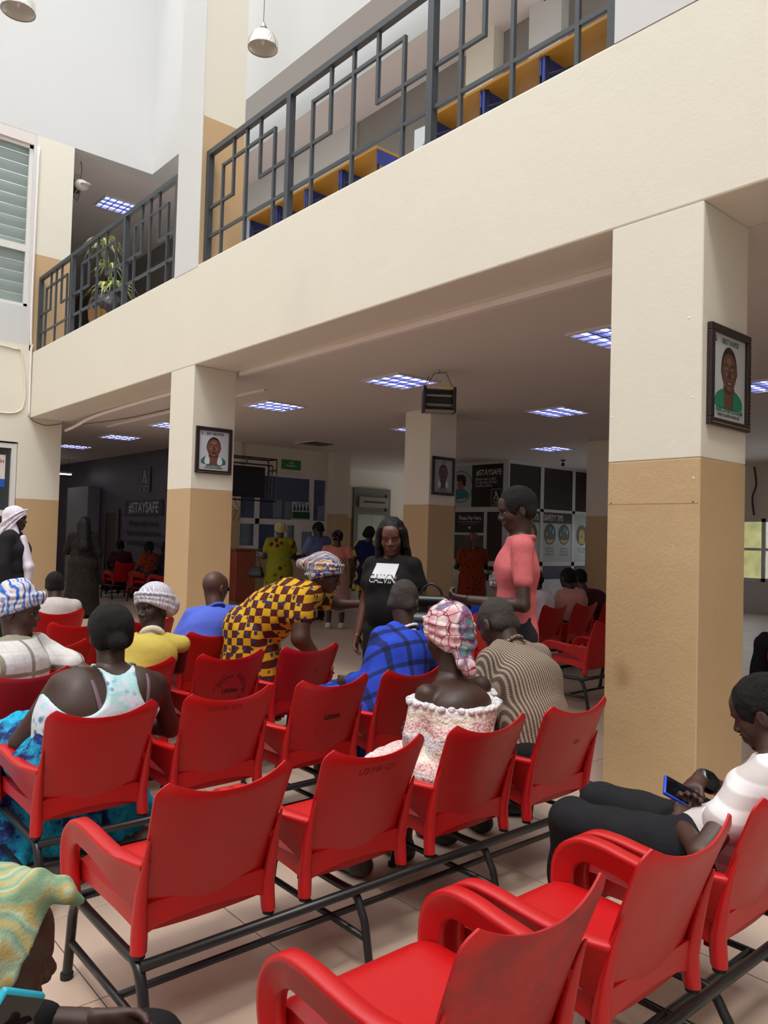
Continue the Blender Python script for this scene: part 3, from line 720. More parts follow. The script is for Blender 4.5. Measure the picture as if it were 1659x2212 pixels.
for nm in CH:
    try: CH[nm].set_sharp_from_angle(angle=math.radians(50))
    except Exception: pass
foot_me = MB().lathe([(.001, 0), (.019, 0), (.019, .014), (.001, .014)], 10).mesh('foot_cap'); foot_me.materials.append(rubber)
worn_back = CH['backrest'].copy(); worn_back.materials.clear(); worn_back.materials.append(red_worn)
FZ = 0.30
def chair(x, y, label, rz=-PI / 2, worn=False):
    c = thing('plastic_armchair', label, 'chair', (x, y, FZ), rz, 'red plastic armchairs on bench frames')
    link('backrest', worn_back if worn else CH['backrest'], c); link('seat', CH['seat'], c); link('apron', CH['apron'], c)
    link('armrest', CH['arm_l'], c); link('armrest', CH['arm_r'], c)
    for nm, (fx, fy) in (('rl', (.213, -.002)), ('rr', (-.213, -.002)), ('fl', (.243, -.468)), ('frr', (-.243, -.468))):
        g = link('leg', CH[nm], c); link('foot_cap', foot_me, g, (fx, fy, 0))
    return c
def on_back(c, name, vs, fs, mat, cx, cz):
    """wrap flat lettering (x right as read from behind, y up) onto a chair's rear face"""
    out = []
    for a, b_, _ in vs:
        x = -(cx + a); z = cz + b_; hw = back_hw(.6); out.append((x, back_surf(max(-1, min(1, x / hw)), z) + .0016, z))
    MB().addm(out, fs).build(name, mat, c)
stamp_m = plain('faded black stamp ink', '#3a0d0e', .7, var=.5, nscale=60)
faint_m = plain('faint stamp ink', '#8e1416', .7, var=.3, nscale=60)
def ring_text(txt, rad, size, a0, step):
    V = []; Fc = []
    for k, chx in enumerate(txt):
        if chx == ' ': continue
        vs, fs = text_mesh(chx, size, bold=.0008); a = a0 - k * step; o = len(V)
        ca, sa = math.cos(a - PI / 2), math.sin(a - PI / 2)
        V += [(rad * math.cos(a) + ca * x - sa * y, rad * math.sin(a) + sa * x + ca * y, 0) for x, y, _ in vs]; Fc += [tuple(i + o for i in f) for f in fs]
    return V, Fc
def ring_line(rad, w, n=40, gap=0):
    V = []; Fc = []
    for k in range(n):
        a = 2 * PI * k / n; V += [(rad * math.cos(a), rad * math.sin(a), 0), ((rad + w) * math.cos(a), (rad + w) * math.sin(a), 0)]
    for k in range(n):
        if gap and (k // gap) % 3 == 2: continue
        b_ = (k + 1) % n; Fc.append((2 * k, 2 * b_, 2 * b_ + 1, 2 * k + 1))
    return V, Fc
ROW = {'A': -1.035, 'B': -2.09, 'C': -3.12, 'D': -4.08, 'E': -5.0, 'F': -5.95, 'G': -6.85}
chairs = {}
LAB = {
 ('A', 1.24): 'scuffed red plastic armchair nearest the camera at the bottom edge', ('A', 1.82): 'red plastic armchair between the scuffed one and the phone user',
 ('A', 2.40): 'red plastic armchair under the person looking at a phone',
 ('B', 1.15): 'large empty red armchair at the left end of the front bench', ('B', 1.715): 'empty red armchair second from the left on the front bench', ('B', 2.285): 'red armchair of the person in the pink patterned headwrap', ('B', 2.86): 'red armchair at the column end of the front bench',
 ('C', 1.18): 'red armchair of the person in the tie-dye vest', ('C', 1.74): 'empty red armchair directly right of the tie-dye vest person', ('C', 2.31): 'empty red armchair with a black stamp, left of the blue plaid person', ('C', 2.85): 'red armchair of the person in the blue plaid kaftan',
 ('D', 1.16): 'red armchair of the person in the white plaid blouse', ('D', 1.72): 'red armchair of the person in the yellow dress', ('D', 2.29): 'empty red armchair with a round hospital stamp on its back', ('D', 2.85): 'empty red armchair right behind the bending person',
 ('E', 1.58): 'red armchair back between plaid blouse and vest person', ('E', 2.14): 'red armchair left of the blue shirt person, mostly hidden by the yellow dress person', ('E', 2.68): 'red armchair of the person in the blue shirt',
 ('F', 2.06): 'red armchair with a faded stamp behind the person in white', ('F', 2.60): 'red armchair peeking out left of the blue shirt person', ('G', 2.2): 'red armchair of the person in the white T-shirt'}
for (r, y), lab in LAB.items(): chairs[(r, y)] = chair(ROW[r], y, lab, worn=(r == 'A' and y == 1.24))
c = chairs[('D', 2.29)]
vs, fs = ring_text('GHANA HEALTH SERVICE', .088, .026, 2.75, .26); on_back(c, 'stamp', vs, fs, stamp_m, .02, .27)
vs, fs = ring_line(.105, .0025, 48, 5); on_back(c, 'stamp_ring', vs, fs, stamp_m, .02, .27)
vs, fs = text_mesh('LEKMA', .036, bold=.001); on_back(c, 'stamp', vs, fs, stamp_m, .02, .265)
c = chairs[('C', 2.31)]
vs, fs = text_mesh('LEKMA', .032, bold=.0015); on_back(c, 'stamp', vs, fs, stamp_m, .02, .30)
vs, fs = ring_line(.075, .002, 36, 3); on_back(c, 'stamp_ring', vs, fs, faint_m, .0, .28)
for key, cx, cz in ((('B', 1.715), .0, .415), (('C', 1.74), -.03, .43)):
    vs, fs = text_mesh('LEKMA G.H.', .032); on_back(chairs[key], 'stamp', vs, fs, faint_m, cx, cz)
vs, fs = text_mesh('LM', .03); on_back(chairs[('B', 2.86)], 'stamp', vs, fs, stamp_m, .03, .32)
vs, fs = text_mesh('27', .03); on_back(chairs[('D', 2.85)], 'stamp', vs, fs, stamp_m, .06, .33)
vs, fs = ring_line(.04, .003, 30, 4); on_back(chairs[('F', 2.06)], 'stamp_ring', vs, fs, stamp_m, -.03, .24)

def bench_frame(x, y0, y1, frames, label, rz=0.0, origin=None):
    b = thing('bench_frame', label, 'bench frame', (x, y0, 0), rz, 'black steel bench frames'); r = .016; zc = FZ - r
    xr, xf = .02, -.50; L = y1 - y0
    MB().tube([(xr, 0, zc), (xr, L, zc)], r, 10).build('rear_rail', black_steel, b, True)
    MB().tube([(xf, 0, zc), (xf, L, zc)], r, 10).build('front_rail', black_steel, b, True)
    MB().tube([((xr + xf) / 2 + .1, frames[0] - y0, .13), ((xr + xf) / 2 + .1, frames[-1] - y0, .13)], .012, 8).build('stretcher', black_steel, b, True)
    for fy in frames:
        y = fy - y0; end = fy in (frames[0], frames[-1])
        zt = zc if end else zc - .025
        path = smooth_path([(xf - .05, y, .0), (xf - .025, y, .16), (xf - .012, y, zt - .05), (xf + .03, y, zt), (xf + .12, y, zt), (xr - .12, y, zt), (xr - .03, y, zt), (xr + .012, y, zt - .05), (xr + .035, y, .16), (xr + .07, y, 0.0)], 4)
        MB().tube(path, r if end else .0145, 10).build('leg_hoop', black_steel, b, True)
        MB().tube([(xf - .026, y, .13), (xr + .04, y, .13)], .012, 8).build('cross_tube', black_steel, b, True)
        for fx in (xf - .05, xr + .07): MB().lathe([(.001, 0), (.021, 0), (.021, .02), (.001, .02)], 10, (fx, y, 0)).build('foot_cap', rubber, b)
    return b
bench_frame(ROW['A'], .95, 2.75, [.97, 1.6, 2.15, 2.7], 'black steel frame under the nearest bench at lower right')
bench_frame(ROW['B'], .935, 3.36, [.935, 1.72, 2.38, 3.36], 'long black steel frame under the front bench')
bench_frame(ROW['C'], .97, 3.15, [.97, 1.72, 2.4, 3.12], 'black steel frame under the tie-dye vest person')
bench_frame(ROW['D'], .88, 3.15, [.88, 1.72, 2.4, 3.12], 'black steel frame under the bench with the round stamp chair')
bench_frame(ROW['E'], 1.30, 2.98, [1.32, 2.1, 2.95], 'black steel frame under the blue shirt person')
bench_frame(ROW['F'], 1.78, 2.9, [1.8, 2.88], 'black steel frame behind the person in the white T-shirt')
bench_frame(ROW['G'], 1.92, 2.5, [1.94, 2.48], 'black steel frame under the person in the white T-shirt')
# benches deeper in the hall
for (x, y, lab) in ((-4.02, 6.08, 'red armchair in the hall left of the thick column'), (-5.28, 6.98, 'dark red armchair of the person with a face mask'), (-5.28, 7.56, 'dark red armchair of the person in the peach shirt'), (-5.28, 8.14, 'dark red armchair of the leaning person half hidden by the column')):
    chair(x, y, lab)
bench_frame(-4.02, 5.78, 6.95, [5.8, 6.93], 'black steel frame of the bench left of the thick column')
bench_frame(-5.28, 6.66, 8.5, [6.7, 7.56, 8.46], 'black steel frame under the masked person and peach shirt person')
for (x, y, lab) in ((-2.75, 8.0, 'red armchair glimpsed right of the thick column, upper one'), (-1.75, 7.05, 'red armchair glimpsed right of the thick column, lower one')): chair(x, y, lab)
bench_frame(-2.75, 7.7, 8.9, [7.72, 8.88], 'black steel bench frame far right behind the column'); bench_frame(-1.75, 6.75, 7.95, [6.77, 7.93], 'black steel bench frame right edge behind the column')

def single_frame(x, y, theta, label):
    """frame for one chair that faces the direction theta"""
    r = math.radians(theta - 180); b = bench_frame(0, 0, .56, [.02, .54], label, r)
    b.location = (x + math.sin(r) * .28, y - math.cos(r) * .28, 0); return b
# ================================================================== people: smooth blended bodies
V3 = lambda *a: np.array(a, float)
def cap(a, b, ra, rb=None, k=.03, lat=None, s=1.0): return ('cap', np.array(a, float), np.array(b, float), ra, ra if rb is None else rb, k, None if lat is None else np.array(lat, float), s)
def ell(c, r, k=.02, R=None): return ('ell', np.array(c, float), np.array(r, float), k, R)
def sub(p): return ('sub', p)
def cut(pt, n): return ('cut', np.array(pt, float), np.array(n, float) / np.linalg.norm(n))   # removes the side n points to
def _bounds(p):
    if p[0] == 'cap':
        s = p[7]; r = max(p[3], p[4]) * max(1, s); return np.minimum(p[1], p[2]) - r, np.maximum(p[1], p[2]) + r
    if p[0] == 'ell': r = max(p[2]) if p[4] is not None else p[2]; return p[1] - r, p[1] + r
    return None
def _dist(p, X, Y, Z):
    if p[0] == 'cap':
        _, a, b, ra, rb, k, lat, s = p
        qx, qy, qz = X - a[0], Y - a[1], Z - a[2]; ab = b - a
        if lat is not None and s != 1.0:
            f = 1 - 1 / s; dl = qx * lat[0] + qy * lat[1] + qz * lat[2]; qx = qx - lat[0] * dl * f; qy = qy - lat[1] * dl * f; qz = qz - lat[2] * dl * f
            ab = ab - lat * (ab @ lat) * f
        L = max(ab @ ab, 1e-9); t = np.clip((qx * ab[0] + qy * ab[1] + qz * ab[2]) / L, 0, 1)
        return np.sqrt((qx - ab[0] * t) ** 2 + (qy - ab[1] * t) ** 2 + (qz - ab[2] * t) ** 2) - (ra + (rb - ra) * t)
    _, c, r, k, R = p
    qx, qy, qz = X - c[0], Y - c[1], Z - c[2]
    if R is not None: qx, qy, qz = R[0, 0] * qx + R[1, 0] * qy + R[2, 0] * qz, R[0, 1] * qx + R[1, 1] * qy + R[2, 1] * qz, R[0, 2] * qx + R[1, 2] * qy + R[2, 2] * qz
    k0 = np.sqrt((qx / r[0]) ** 2 + (qy / r[1]) ** 2 + (qz / r[2]) ** 2) + 1e-9; k1 = np.sqrt((qx / r[0] ** 2) ** 2 + (qy / r[1] ** 2) ** 2 + (qz / r[2] ** 2) ** 2) + 1e-9
    return k0 * (k0 - 1) / k1
def blob(prims, res, wrinkle=0.0, wfreq=18.0, seed=0):
    """surface of smoothly blended solids -> verts, quads"""
    lo = np.array([1e9] * 3); hi = -lo
    for p in prims:
        b_ = _bounds(p)
        if b_ is not None: lo = np.minimum(lo, b_[0]); hi = np.maximum(hi, b_[1])
    lo = lo - 3 * res - wrinkle; hi = hi + 3 * res + wrinkle
    n = np.ceil((hi - lo) / res).astype(int) + 1
    ax = [lo[i] + res * np.arange(n[i]) for i in range(3)]
    F = np.full(n, 1.0, np.float32)
    def win(l, h, m):
        i0 = np.clip(np.floor((l - m - lo) / res).astype(int), 0, n - 1); i1 = np.clip(np.ceil((h + m - lo) / res).astype(int) + 1, 1, n)
        sl = tuple(slice(i0[i], i1[i]) for i in range(3)); return sl, ax[0][sl[0]][:, None, None], ax[1][sl[1]][None, :, None], ax[2][sl[2]][None, None, :]
    for p in prims:
        if p[0] == 'cut':
            F = np.maximum(F, ((ax[0][:, None, None] - p[1][0]) * p[2][0] + (ax[1][None, :, None] - p[1][1]) * p[2][1] + (ax[2][None, None, :] - p[1][2]) * p[2][2]).astype(np.float32)); continue
        neg = p[0] == 'sub'; q = p[1] if neg else p
        l, h = _bounds(q); k = q[5] if q[0] == 'cap' else q[3]; k = max(k, 1e-4)
        sl, X, Y, Z = win(l, h, k + 2 * res); d = _dist(q, X, Y, Z); A = F[sl]
        if neg:
            hh = np.maximum(k - np.abs(A + d), 0) / k; F[sl] = np.maximum(A, -d) + hh * hh * k * .25
        else:
            hh = np.maximum(k - np.abs(A - d), 0) / k; F[sl] = np.minimum(A, d) - hh * hh * k * .25
    if wrinkle > 0:
        rs = np.random.RandomState(seed); W = np.zeros(n, np.float32)
        for _ in range(5):
            w = rs.normal(size=3) * wfreq * (.6 + .8 * rs.rand()); w[2] *= .6; ph = rs.rand() * 6.28
            W += np.sin((ax[0] * w[0])[:, None, None] + (ax[1] * w[1])[None, :, None] + (ax[2] * w[2])[None, None, :] + ph).astype(np.float32)
        F += W * (wrinkle / 5 * 1.6)
    F[0], F[-1], F[:, 0], F[:, -1], F[:, :, 0], F[:, :, -1] = 1, 1, 1, 1, 1, 1
    I = F < 0
    cnt = sum(I[a:n[0] - 1 + a, b_:n[1] - 1 + b_, c:n[2] - 1 + c].astype(np.int8) for a in (0, 1) for b_ in (0, 1) for c in (0, 1))
    act = (cnt > 0) & (cnt < 8); ci = np.argwhere(act); idx = np.full(act.shape, -1, np.int64); idx[act] = np.arange(len(ci))
    P = np.zeros((len(ci), 3)); C = np.zeros(len(ci))
    for axis in range(3):
        o1, o2 = [i for i in range(3) if i != axis]
        for a in (0, 1):
            for b_ in (0, 1):
                s0 = ci.copy(); s0[:, o1] += a; s0[:, o2] += b_; s1 = s0.copy(); s1[:, axis] += 1
                f0 = F[s0[:, 0], s0[:, 1], s0[:, 2]]; f1 = F[s1[:, 0], s1[:, 1], s1[:, 2]]; m = (f0 < 0) != (f1 < 0)
                t = f0[m] / (f0[m] - f1[m]); pt = s0[m].astype(float); pt[:, axis] += t; P[m] += pt; C[m] += 1
    P = lo + res * P / C[:, None]
    quads = []
    for axis in range(3):
        o1, o2 = (axis + 1) % 3, (axis + 2) % 3
        sa = [slice(None)] * 3; sb = [slice(None)] * 3; sa[axis] = slice(0, n[axis] - 1); sb[axis] = slice(1, n[axis])
        e = np.argwhere(I[tuple(sa)] != I[tuple(sb)])
        e = e[(e[:, o1] > 0) & (e[:, o2] > 0) & (e[:, o1] < n[o1] - 1) & (e[:, o2] < n[o2] - 1)]
        ins = I[e[:, 0], e[:, 1], e[:, 2]]
        def cell(d1, d2):
            q = e.copy(); q[:, o1] += d1; q[:, o2] += d2; return idx[q[:, 0], q[:, 1], q[:, 2]]
        q = np.stack([cell(-1, -1), cell(0, -1), cell(0, 0), cell(-1, 0)], 1); q[~ins] = q[~ins][:, ::-1]; quads.append(q)
    return P, np.concatenate(quads)
def join_np(parts):
    V = []; Q = []; o = 0
    for v, q in parts: V.append(v); Q.append(q + o); o += len(v)
    return np.concatenate(V), np.concatenate(Q)
def np_mesh(name, V, Q, mat):
    me = bpy.data.meshes.new(name); nv, nq = len(V), len(Q)
    me.vertices.add(nv); me.vertices.foreach_set('co', V.astype(np.float32).ravel())
    me.loops.add(nq * 4); me.loops.foreach_set('vertex_index', Q.astype(np.int32).ravel())
    me.polygons.add(nq); me.polygons.foreach_set('loop_start', np.arange(0, nq * 4, 4, dtype=np.int32))
    me.polygons.foreach_set('use_smooth', np.ones(nq, bool)); me.update(calc_edges=True); me.validate()
    me.materials.append(mat); return me
def rotm(yaw=0, pitch=0, roll=0):
    """head turn: yaw to the left, pitch down, roll to the left, degrees"""
    return np.array(Euler((math.radians(pitch), math.radians(roll), math.radians(yaw)), 'XYZ').to_matrix())
def skin_mat(hexc):
    nm = 'skin ' + hexc
    if nm in MATS: return MATS[nm]
    t = NT(nm); c = lin(hexc); n = t.noise(14.0, 4.0)
    col = t.mix(n, tuple(v * .82 for v in c[:3]) + (1,), tuple(min(1, v * 1.12) for v in c[:3]) + (1,))
    t.bump(t.noise(160.0, 2.0), .08, .003); MATS[nm] = t.done(col, .48, spec=.45); return t.m
EYE_W = plain('eye white', '#a89d94', .25, var=.02); EYE_D = plain('dark iris', '#120c0a', .15, var=0)
LIP = {}
def head_parts(hc, M, s, res, ears=True, eyes='open', neck_to=None, nr=.056):
    """head solids in the person's frame; hc centre, M 3x3 rotation, s scale. Local face looks along -y."""
    w = lambda *p: hc + M @ (np.array(p, float) * s)
    P = [ell(w(0, .012, .030), np.array((.075, .095, .088)) * s, .02 * s, M), ell(w(0, -.026, -.032), np.array((.059, .064, .078)) * s, .035 * s, M),
         ell(w(0, -.060, -.090), np.array((.027, .022, .020)) * s, .03 * s, M),
         ell(w(.034, -.058, -.026), np.array((.026, .022, .028)) * s, .02 * s, M), ell(w(-.034, -.058, -.026), np.array((.026, .022, .028)) * s, .02 * s, M),
         cap(w(-.036, -.080, .021), w(.036, -.080, .021), .011 * s, k=.018 * s), ell(w(0, -.062, .05), np.array((.05, .03, .035)) * s, .03 * s, M)]
    for sx in (1, -1): P.append(sub(ell(w(sx * .031, -.096, .001), np.array((.018, .017, .0078)) * s, .008 * s, M)))
    if eyes == 'down':
        for sx in (1, -1): P.append(ell(w(sx * .031, -.0755, -.001), np.array((.0165, .0125, .0105)) * s, .004 * s, M))
    P += [cap(w(0, -.086, .008), w(0, -.104, -.026), .0075 * s, .0125 * s, .012 * s), ell(w(.015, -.094, -.032), np.array((.010, .012, .0085)) * s, .006 * s, M), ell(w(-.015, -.094, -.032), np.array((.010, .012, .0085)) * s, .006 * s, M),
          ell(w(0, -.076, -.061), np.array((.03, .02, .018)) * s, .015 * s, M),
          cap(w(-.018, -.0885, -.055), w(.018, -.0885, -.055), .0068 * s, k=.006 * s), cap(w(-.015, -.0865, -.0685), w(.015, -.0865, -.0685), .008 * s, k=.006 * s),
          sub(cap(w(-.022, -.098, -.0615), w(.022, -.098, -.0615), .0022 * s, k=.003 * s))]
    if ears:
        for sx in (1, -1): P += [ell(w(sx * .078, .010, -.010), np.array((.009, .019, .032)) * s, .006 * s, M), sub(ell(w(sx * .089, .006, -.006), np.array((.006, .009, .017)) * s, .004 * s, M))]
    if neck_to is not None: P.insert(2, cap(w(0, .022, -.05), neck_to, nr * s, nr * 1.06, .03))
    return P
def add_eyes(body, hc, M, s):
    w = lambda *p: tuple(hc + M @ (np.array(p, float) * s))
    for sx in (1, -1):
        MB().ellipsoid(w(sx * .031, -.0715, .0005), (.0122 * s,) * 3, 12, 8).build('eye', EYE_W, body, True)
        MB().ellipsoid(w(sx * .031, -.0780, .0005), (.0066 * s,) * 3, 10, 6).build('iris', EYE_D, body, True)
def hand_parts(wr, d, n, side, s=1.0, curl=25, spread=6):
    """wr wrist, d pointing direction, n palm normal, side +1 if the thumb leaves towards n x d"""
    d = d / np.linalg.norm(d); n = n - d * (n @ d); n = n / np.linalg.norm(n); t = np.cross(n, d) * side
    pc = wr + d * .052 * s
    P = [cap(wr - d * .03 * s, wr + d * .015 * s, .025 * s, .024 * s, .02), cap(wr + d * .02 * s, wr + d * .075 * s, .019 * s, .02 * s, .012, t, 1.75)]
    for i, (o, L) in enumerate(((.028, .075), (.0095, .083), (-.0095, .078), (-.027, .062))):
        a = math.radians(spread * (1.5 - i)); fd = d * math.cos(a) + t * math.sin(a); p = wr + d * .082 * s + t * o * s; an = 0
        for seg, (fr, r) in enumerate(((.45, .0092), (.32, .0085), (.25, .0078))):
            an += curl * (.7 if seg == 0 else 1.0); c = math.radians(an); v = fd * math.cos(c) + n * math.sin(c); q = p + v * L * fr * s
            P.append(cap(p, q, r * s, r * .95 * s, .006)); p = q
    p = wr + d * .022 * s + t * .026 * s
    for L, r, (cd, ct, cn) in ((.042, .0125, (.62, .72, .3)), (.032, .0105, (.85, .38, .4)), (.024, .009, (.9, .1, .5))):
        v = d * cd + t * ct + n * cn; v = v / np.linalg.norm(v); q = p + v * L * s; P.append(cap(p, q, r * s, r * .93 * s, .008)); p = q
    return P

class Person:
    """joints are given in the person's own frame: x to the left, y backward, z up"""
    def __init__(self, label, loc, theta, skin='#4a2f25', build=1.0, hs=1.0, res=.011, hres=.0046, detail=True, male=True):
        self.root = thing('person', label, 'person', loc, math.radians(theta + 90), 'people in the waiting hall')
        self.skin = skin_mat(skin); self.b = build; self.hs = hs; self.res = res; self.hres = hres; self.detail = detail; self.male = male
        self.J = {}; self.head_M = np.eye(3); self.seed = hash(label) % 1000 if False else sum(map(ord, label)) % 997
    def joints(self, **kw):
        for k, v in kw.items(): self.J[k] = np.array(v, float)
        return self
    def stand(self, h=1.7, lean=0.0):
        s = h / 1.7; b_ = self.b; z = lambda v: v * s
        self.joints(pelvis=(0, 0, z(.93)), waist=(0, -.01 - lean * .15, z(1.07)), chest=(0, -.005 - lean * .35, z(1.27)), neck=(0, .01 - lean * .5, z(1.44)), head=(0, -.015 - lean * .6, z(1.585)))
        for sd, sx in (('L', 1), ('R', -1)):
            self.joints(**{'sh' + sd: (sx * .175 * (.85 + .15 * b_), .012 - lean * .48, z(1.385)), 'el' + sd: (sx * (.225 + .02 * b_), .03 - lean * .4, z(1.11)), 'wr' + sd: (sx * .245, -.04 - lean * .4, z(.87)),
                           'hip' + sd: (sx * .092, 0, z(.90)), 'kn' + sd: (sx * .10, -.02, z(.49)), 'an' + sd: (sx * .105, .02, z(.085)), 'toe' + sd: (sx * .13, -.13, .035)})
        return self
    def sit(self, lean=0.0, sway=0.0, twist=0.0, seat=.455, back=-.14, th=.42, h=1.0, slump=0.0, knees=.13):
        """lean metres forward at the shoulders, sway metres to the person's left; y origin at the chair's rear feet"""
        pz = seat + .09
        L = lambda q: (sway * q, back - lean * q - .02 * q, pz + (.50 - slump) * h * q)
        self.joints(pelvis=(0, back, pz), waist=(sway * .25, back - lean * .22 + slump * .3, pz + .13 * h), chest=(sway * .65, back - lean * .62 + slump * .35, pz + (.33 - slump * .6) * h), neck=(sway, back - lean + .01, pz + (.50 - slump) * h), head=(sway * 1.15, back - lean * 1.3 - .02, pz + (.645 - slump) * h))
        tw = math.radians(twist)
        for sd, sx in (('L', 1), ('R', -1)):
            shx, shy = sx * .175 * (.85 + .15 * self.b) * math.cos(tw), sx * .175 * math.sin(tw)
            self.joints(**{'sh' + sd: (sway + shx, back - lean * .96 + .01 + shy, pz + (.445 - slump) * h), 'el' + sd: (sway * .8 + sx * .245, back - lean * .8 - .06, pz + (.20 - slump * .5) * h), 'wr' + sd: (sway * .4 + sx * .13, back - .30, pz + .10),
                           'hip' + sd: (sx * .085, back, pz - .005), 'kn' + sd: (sx * knees, back - th, pz + .0), 'an' + sd: (sx * knees, back - th - .02, .09), 'toe' + sd: (sx * (knees + .02), back - th - .16, .035)})
        return self
    def head_turn(self, yaw=0, pitch=0, roll=0): self.head_M = rotm(yaw, pitch, roll); return self
    def lat(self):
        v = self.J['shL'] - self.J['shR']; return v / np.linalg.norm(v)
    def hw(self, *p): return self.J['head'] + self.head_M @ (np.array(p, float) * self.hs)
    def torso(self, o=0.0, k=.05):
        J = self.J; b_ = self.b; l = self.lat(); hl = J['hipL'] - J['hipR']; hl = hl / np.linalg.norm(hl)
        bust = [] if self.male else [ell(J['chest'] + np.cross(l, (0, 0, 1)) * 0 + self.fwd() * .07 + l * sx * .06 - V3(0, 0, .02), np.array((.07, .06, .065)) * (.8 + .2 * b_) + o, .04) for sx in (1, -1)]
        return [cap(J['pelvis'], J['waist'], .112 * b_ + o, .1 * b_ + o, k, hl, 1.4), cap(J['waist'], J['chest'], .1 * b_ + o, .112 * (.5 + .5 * b_) + o, k, l, 1.38),
                cap(J['chest'], J['neck'] - V3(0, 0, .045), .112 * (.5 + .5 * b_) + o, .066 + o, k, l, 1.5), cap(J['neck'] - V3(0, 0, .035), J['shL'], .05 + o, .046 * (.7 + .3 * b_) + o, k * .7), cap(J['neck'] - V3(0, 0, .035), J['shR'], .05 + o, .046 * (.7 + .3 * b_) + o, k * .7)] + bust
    def fwd(self):
        u = self.J['neck'] - self.J['waist']; f = np.cross(u, self.lat()); f = -f if False else f; f = f / np.linalg.norm(f)
        return f if f @ V3(0, -1, 0) > 0 or abs(f[1]) < .2 else -f
    def arm(self, sd, o=0.0, upto=2.0, k=.022):
        J = self.J; b_ = .55 + .45 * self.b; P = []; a, e, w = J['sh' + sd], J['el' + sd], J['wr' + sd]
        r0, r1, r2 = .046 * b_ + o, .037 * b_ + o, .027 + o
        if upto <= 1: P.append(cap(a, a + (e - a) * upto, r0, (r0 + (r1 - r0) * upto) * (1.14 if o > 0 else 1), k))
        else:
            P.append(cap(a, e, r0, r1, k)); f = upto - 1; P.append(cap(e, e + (w - e) * min(1, f), r1, r1 + (r2 - r1) * min(1, f), k * .6))
        return P
    def leg(self, sd, o=0.0, upto=2.0, k=.03):
        J = self.J; b_ = .6 + .4 * self.b; a, e, w = J['hip' + sd], J['kn' + sd], J['an' + sd]
        r0, r1, r2 = .088 * b_ + o, .056 * b_ + o, .038 + o
        P = [cap(a, e, r0, r1, k)]
        if upto > 1: P.append(cap(e, e + (w - e) * (upto - 1), r1, r1 + (r2 - r1) * (upto - 1), k))
        return P
    def body(self, eyes='open', ears=True, hands=('relax', 'relax'), feet=True, legs=True, shoes=None, face=True, low=None, handdir=None, extra=()):
        J = self.J; P = self.torso(-.012) + self.arm('L') + self.arm('R') + list(extra)
        if legs: P += self.leg('L') + self.leg('R')
        if feet and legs:
            for sd in ('L', 'R'): P += [cap(J['an' + sd], J['toe' + sd], .036, .028, .03), cap(J['an' + sd] - V3(0, 0, .03), J['an' + sd] + (J['an' + sd] - J['toe' + sd]) * V3(.25, .25, 0) - V3(0, 0, .04), .034, .03, .02)]
        P.append(cap(J['neck'] - V3(0, 0, .04), J['neck'] + (self.hw(0, .02, -.06) - J['neck']) * .6, .056, .054, .04))
        parts = [blob(P, self.res)]
        parts.append(blob(head_parts(J['head'], self.head_M, self.hs, self.hres, ears, eyes, J['neck'] - V3(0, 0, .03)), self.hres))
        for sd, pose, sx in (('L', hands[0], 1), ('R', hands[1], -1)):
            if pose is None: continue
            d = J['wr' + sd] - J['el' + sd]; n = np.array(handdir[sd][1], float) if handdir and sd in handdir else V3(-sx, 0, -.25)
            if handdir and sd in handdir and handdir[sd][0] is not None: d = np.array(handdir[sd][0], float)
            th = handdir[sd][2] if handdir and sd in handdir and len(handdir[sd]) > 2 else -sx
            parts.append(blob(hand_parts(J['wr' + sd], d, n, th, 1.0 if self.male else .93, {'relax': 22, 'grip': 55, 'flat': 6, 'fist': 75}[pose]), .0048 if self.detail else .008))
        V, Q = join_np(parts)
        self.bodyo = link('body', np_mesh('body', V, Q, self.skin), self.root)
        if eyes == 'open' and face: add_eyes(self.bodyo, J['head'], self.head_M, self.hs)
        return self
    def part(self, name, prims, mat, res=None, wrinkle=0.0, wfreq=18.0, parent=None, label=None):
        V, Q = blob(prims, res or self.res, wrinkle, wfreq, self.seed)
        o = link(name, np_mesh(name, V, Q, mat), parent or self.root)
        if label: o['label'] = label
        return o
    def hair_cap(self, mat, t=.010, low=-.03, front=.052, extra=(), name='hair'):
        """close hair: skull shell above a hairline running from the forehead to the nape"""
        w = self.hw; s = self.hs; M = self.head_M
        P = [ell(w(0, .014, .032), np.array((.075 + t, .095 + t, .088 + t)) * s, .02, M), cap(w(-.045, .055, -.03), w(.045, .055, -.03), .035 * s, k=.03)]
        P += [sub(ell(w(0, -.115, -.02), np.array((.078, .072, .115 + (front - .052))) * s, .012, M)), sub(ell(w(0, -.03, -.125), np.array((.12, .085, .11)) * s, .012, M)), cut(w(0, .05, low - .035), M @ V3(0, -.1, -1))]
        for sx in (1, -1): P.append(sub(ell(w(sx * .088, .0, -.035), np.array((.03, .034, .05)) * s, .01, M)))
        return self.part(name, P + list(extra), mat, self.hres, .0015, 70)
    def shoes(self, mat, name='shoe'):
        J = self.J
        for sd in ('L', 'R'):
            a, t = J['an' + sd], J['toe' + sd]
            self.part(name, [cap(a - V3(0, 0, .035), t, .046, .038, .03), cap(a - V3(0, 0, .03), a + (a - t) * V3(.25, .25, 0) - V3(0, 0, .035), .043, .038, .03), cap(a, a - V3(0, 0, .03), .044, .046, .03), cut((0, 0, .001), (0, 0, -1))], mat, .008)
